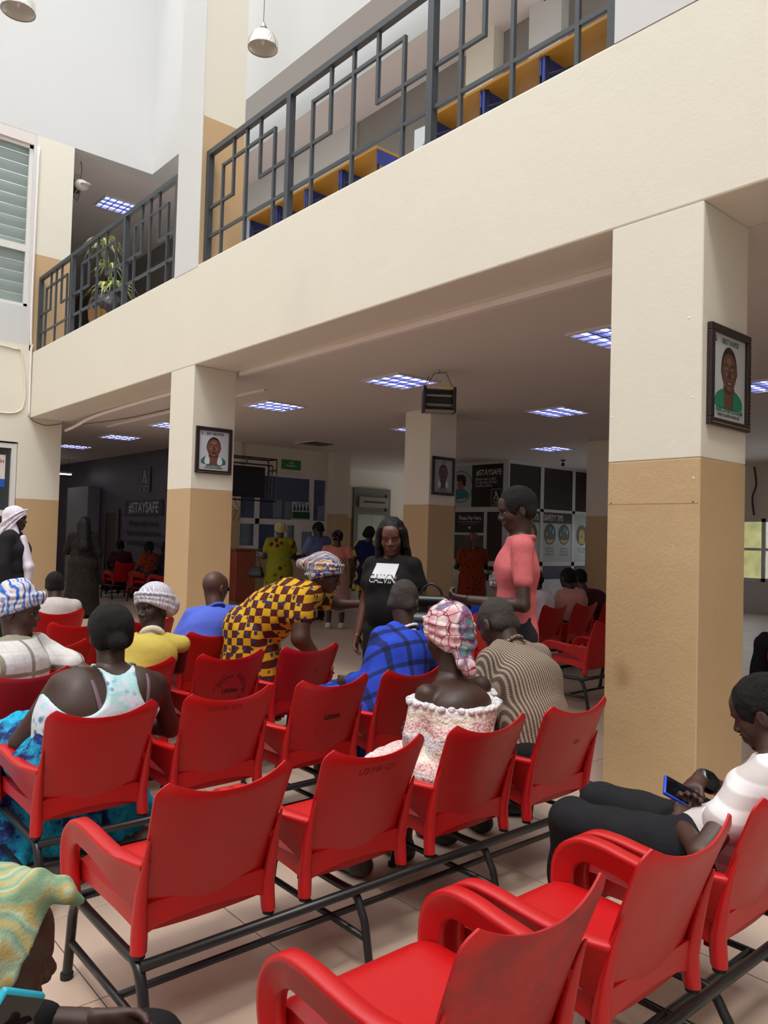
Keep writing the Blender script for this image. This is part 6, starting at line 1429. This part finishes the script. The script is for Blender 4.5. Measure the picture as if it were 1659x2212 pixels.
# door at the end of the corridor, with a sign box above
d1 = struct(empty('door_1'), 'pale double door with grey frame at the end of the corridor')
for (y0, y1, z0, z1) in ((13.45, 13.6, 0, 2.85), (14.65, 14.8, 0, 2.85), (13.6, 14.65, 2.7, 2.85), (13.6, 14.65, 2.1, 2.2)): MB().box(-17.0, -16.92, y0, y1, z0, z1).build('frame', plain('grey door frame', '#6d6a66', .5), d1)
for (y0, y1) in ((13.6, 14.12), (14.13, 14.65)):
    MB().box(-16.99, -16.95, y0, y1, 0, 2.1).build('leaf', plain('pale green door', '#aeb7b2', .4), d1)
MB().tube([(-16.93, 14.06, .95), (-16.93, 14.06, 1.15)], .012, 6).build('handle', steel, d1); MB().box(-16.99, -16.96, 13.6, 14.65, 2.2, 2.7).build('transom', plain('transom panel', '#7d7870', .5), d1)
sb = thing('door_sign', 'long grey sign box above the corridor door', 'sign', (-16.94, 14.12, 2.3)); MB().rbox(0, .1, -.55, .55, 0, .3, .02, 2).build('case', plain('sign box grey', '#8b8881', .5), sb); MB().box(.1, .103, -.4, .4, .13, .18).build('print', ink, sb)
# white double cabinet beside the corridor
# windows at the back right, garden beyond
w4 = struct(empty('window_4'), 'white framed windows in the far right wall with greenery outside')
x = -8.0
for i in range(22):
    xa = -11.6 + i * .8
    if xa > 6: break
    MB().box(xa, xa + .09, 17.78, 17.9, .70, 2.13).build('frame', alu, w4)
MB().box(-11.6, 6.4, 17.78, 17.9, 2.05, 2.13).build('frame', alu, w4); MB().box(-11.6, 6.4, 17.78, 17.9, .70, .78).build('frame', alu, w4); MB().box(-11.6, 6.4, 17.80, 17.88, 1.40, 1.46).build('frame', alu, w4)
MB().box(-11.6, 6.4, 17.84, 17.85, .78, 2.05).build('pane', glass, w4)
hg = NT('olive hedge'); hm = hg.done(hg.ramp(hg.noise(2.5, 6.0, .7), [(.3, '#5a5f3a'), (.5, '#8d8a52'), (.7, '#a9a06a')]), .8)  # mottled olive leaf colours of the hedge outside
o = MB().box(-26, 12, 23.0, 23.3, -.2, 2.3).build('garden_wall', hm); struct(o, 'green hedge wall outside the far windows')
for (x0, x1) in ((-7.9, -7.75),): 
    o = MB().tube(smooth_path([(-7.75, 17.7, 3.3), (-7.7, 17.7, 2.9), (-7.78, 17.7, 2.6), (-7.74, 17.7, 2.2)], 5), .02, 6).build('cable', cable_m); tag(o, 'dark cables hanging on the far right wall', 'cable')

# ================================================================== purple wall posters in the passage
bn = thing('wall_banner', 'dark #STAYSAFE banner with mask advice on the passage wall', 'banner', (-17.7, 7.685, 0))
b2 = plain('banner black', '#110f15', .45); bw = plain('banner grey letters', '#a9a6ac', .5); bd = plain('banner dark letters', '#15131a', .5)
MB().box(-1.2, 1.0, -.012, 0, 1.82, 2.20).build('title_board', b2, bn); lettering('lettering', '#STAYSAFE', .36, bw, bn, (-.1, -.0125, 2.01), X_, Z_, bold=.006, sx=.95)
for i, s_ in enumerate(('Always wear a mask.', 'Your mask protects me', 'and mine protects you.')): lettering('lettering', s_, .22, bd, bn, (-.05, -.006, 1.64 - .235 * i), X_, Z_, bold=.003, sx=.95)
lb = thing('logo_board', 'small black bank logo board high on the passage wall', 'sign', (-17.76, 7.685, 2.68)); MB().box(-.33, .33, -.015, 0, -.29, .29).build('board', b2, lb); logo(lb, (0, -.0155, .02), X_, Z_, .5, bw)
d2 = struct(empty('door_2'), 'dark brown door in the passage wall'); MB().box(-20.2, -20.05, 7.64, 7.69, 0, 1.9).build('frame', plain('door frame dark', '#4a4440', .5), d2); MB().box(-19.35, -19.2, 7.64, 7.69, 0, 1.9).build('frame', plain('door frame dark', '#4a4440', .5), d2); MB().box(-20.2, -19.2, 7.64, 7.69, 1.9, 2.0).build('frame', plain('door frame dark', '#4a4440', .5), d2); MB().box(-20.05, -19.35, 7.66, 7.69, 0, 1.9).build('leaf', plain('brown door leaf', '#2e201a', .5), d2)
o = MB().rbox(-22.2, -20.6, 7.35, 7.685, 0, 2.6, .01, 1).build('partition', plain('pale grey partition', '#8a8a92', .5)); struct(o, 'pale partition panel at the end of the passage')

# ================================================================== upper gallery furniture
yel = plain('yellow board', '#b07a1c', .5); blu = plain('blue desk panel', '#2c3a86', .45); bdk = plain('dark desk tube', '#22242c', .4)
xs_ = [-7.93, -7.36, -6.77, -6.17, -5.57]; xs2 = [-4.87, -4.25, -3.64, -3.04, -2.45]
for grp in (xs_, xs2):
    for k, (a, b_) in enumerate(zip(grp[:-1], grp[1:])):
        d = thing('desk', 'yellow topped blue desk, %s from the left in the %s row behind the railing' % (['first', 'second', 'third', 'fourth'][k], 'left' if grp is xs_ else 'right'), 'desk', (a, 4.6, 4.45), 0, 'yellow and blue desks behind the railing')
        w = b_ - a - .01
        MB().rbox(0, w, -.02, .42, .735, .765, .005, 1).build('top', yel, d); MB().box(0, .025, 0, .40, .28, .735).build('side_panel', blu, d)
        MB().box(w - .02, w, 0, .4, .6, .735).build('side_panel', blu, d); MB().tube([(.02, .2, .66), (w, .2, .66)], .014, 6).build('rail', bdk, d)
        for (x, y) in ((.03, .03), (.03, .38), (w - .03, .03), (w - .03, .38)): MB().tube([(x, y, 0), (x, y, .74)], .013, 6).build('leg', bdk, d)
        MB().tube([(.02, .03, .60), (w - .02, .38, .70)], .011, 6).build('brace', bdk, d)
cd = thing('notice_board', 'white CODE OF CONDUCT notice board leaning behind the railing', 'sign', (-5.62, 5.12, 4.45), .1)
MB().box(-.02, .62, 0, .02, .55, 1.13).build('board', plain('notice white board', '#c4ccd0', .5), cd); MB().box(0, .6, -.004, 0, .57, .78).build('blue_wave', plain('notice pale blue', '#8fb3c8', .5), cd)
lettering('lettering', 'CODE OF', .12, plain('notice red', '#c2503a', .5), cd, (.10, -.006, .88), X_, Z_, 'LEFT', .002, .8)
vs, fs = ring_text('GHANA HEALTH SERVICE', .2, .045, 2.9, .14); MB().addm([(x + .28, -.006, y + .82) for x, y, _ in vs], fs).build('lettering', ink, cd)
for sx in (0.02, .58): MB().tube([(sx, .02, 0), (sx, .02, .56)], .012, 6).build('leg', steel, cd)

# spider plant in a dark urn
random.seed(3)
pt = thing('spider_plant', 'variegated spider plant in a tall dark urn behind the railing', 'plant', (-13.05, 4.90, 4.453))
MB().lathe([(.001, 0), (.17, 0), (.19, .05), (.24, .25), (.33, .55), (.36, .78), (.33, .93), (.27, 1.0), (.30, 1.04), (.27, 1.05), (.24, .98), (.001, .95)], 28).build('urn', plain('dark glazed urn', '#2c2022', .18), pt, True)
urn_r = .355
for (a, z0, s_) in ((-1.1, .62, .14), (-.75, .58, .11), (-.95, .45, .10)):
    flat_poly(circ(0, 0, s_, s_ * 1.2, 14), (urn_r * math.cos(a) * .95, urn_r * math.sin(a) * .95, z0), (-math.sin(a), math.cos(a), 0), (0, 0, 1), .008, .004).build('urn_relief', plain('urn gilt relief', '#7a5528', .4), pt)
t = NT('variegated leaf'); lv = t.voro(60.0); leaf_m = t.done(t.mix(t.noise(40.0, 2.0, vec=t.mapv((3, 3, .4))), '#8f9a45', '#d6d59a'), .5); leaf_g = plain('green leaf', '#4f7a32', .5)
stem = [(0, 0, 1.0), (-.02, .0, 1.35), (-.18, .0, 1.75), (-.34, 0, 2.0)]
MB().tube(smooth_path(stem, 5), .018, 6).build('stem', plain('plant stem', '#5a5a34', .6), pt)
def leaf(c, az, el, L, w, m):
    mb = MB(); n = 7; vs = []; fs = []; d = Vector((math.cos(az), math.sin(az), 0)); sd = Vector((-math.sin(az), math.cos(az), 0))
    for i in range(n + 1):
        q = i / n; r = L * math.cos(el) * q; z = L * (math.sin(el) * q - .75 * q * q * q); ww = w * (math.sin(PI * min(.98, q * .9 + .08)) ** .7)
        p0 = Vector(c) + d * r + Vector((0, 0, z)); vs += [tuple(p0 - sd * ww + Vector((0, 0, ww * .5))), tuple(p0), tuple(p0 + sd * ww + Vector((0, 0, ww * .5)))]
    for i in range(n): a = i * 3; fs += [(a, a + 1, a + 4, a + 3), (a + 1, a + 2, a + 5, a + 4)]
    mb.addm(vs, fs); return mb.build('leaf', m, pt)
for (c, nL, L) in (((-.36, 0, 2.02), 46, .42), ((.0, 0, 1.12), 60, .46), ((-.1, 0, 1.55), 26, .32), ((.25, .05, 1.15), 26, .36)):
    for k in range(nL): leaf(c, 2 * PI * k / nL + random.uniform(-.2, .2), random.uniform(.05, 1.15), L * random.uniform(.75, 1.15), random.uniform(.011, .018), leaf_m if k % 6 else leaf_g)
# wall fan in the upper passage
fn = thing('wall_fan', 'white wall fan seen edge-on in the upper passage', 'fan', (-14.35, 4.62, 7.75))
MB().ellipsoid((.12, .12, 0), (.10, .13, .10), 14, 10).build('motor', plain('white fan plastic', '#c9c5be', .4), fn, True); MB().lathe([(.001, 0), (.09, .0), (.09, .02), (.001, .03)], 16, (.22, .16, -.02)).build('knob', plain('white fan plastic', '#c9c5be', .4), fn, True)
for rr, yy in ((.22, .02), (.22, .07), (.15, -.01), (.15, .10)):
    MB().tube([(rr * math.cos(a) * .35 + .02, yy + .02, rr * math.sin(a)) for a in np.linspace(0, 2 * PI, 24)[:-1]], .005, 5, True).build('guard_ring', plain('fan guard grey', '#6d675f', .4), fn)
for k in range(3):
    a = 2 * PI * k / 3 + .4; MB().ellipsoid((.02 + .1 * math.cos(a) * .35, .06, .1 * math.sin(a)), (.03, .015, .09), 8, 6, Euler((0, a, 0)).to_matrix()).build('blade', plain('fan blade', '#8d9494', .4), fn, True)
MB().tube(smooth_path([(.1, .1, .1), (.1, .12, .3), (.08, .1, .45)], 4), .008, 5).build('rod', cable_m, fn); MB().tube(smooth_path([(.1, .1, -.1), (.0, .1, -.25), (-.08, .05, -.15)], 4), .008, 5).build('cord', cable_m, fn); MB().box(-.03, .0, -.05, .12, -.12, .12).build('bracket', blk, fn)
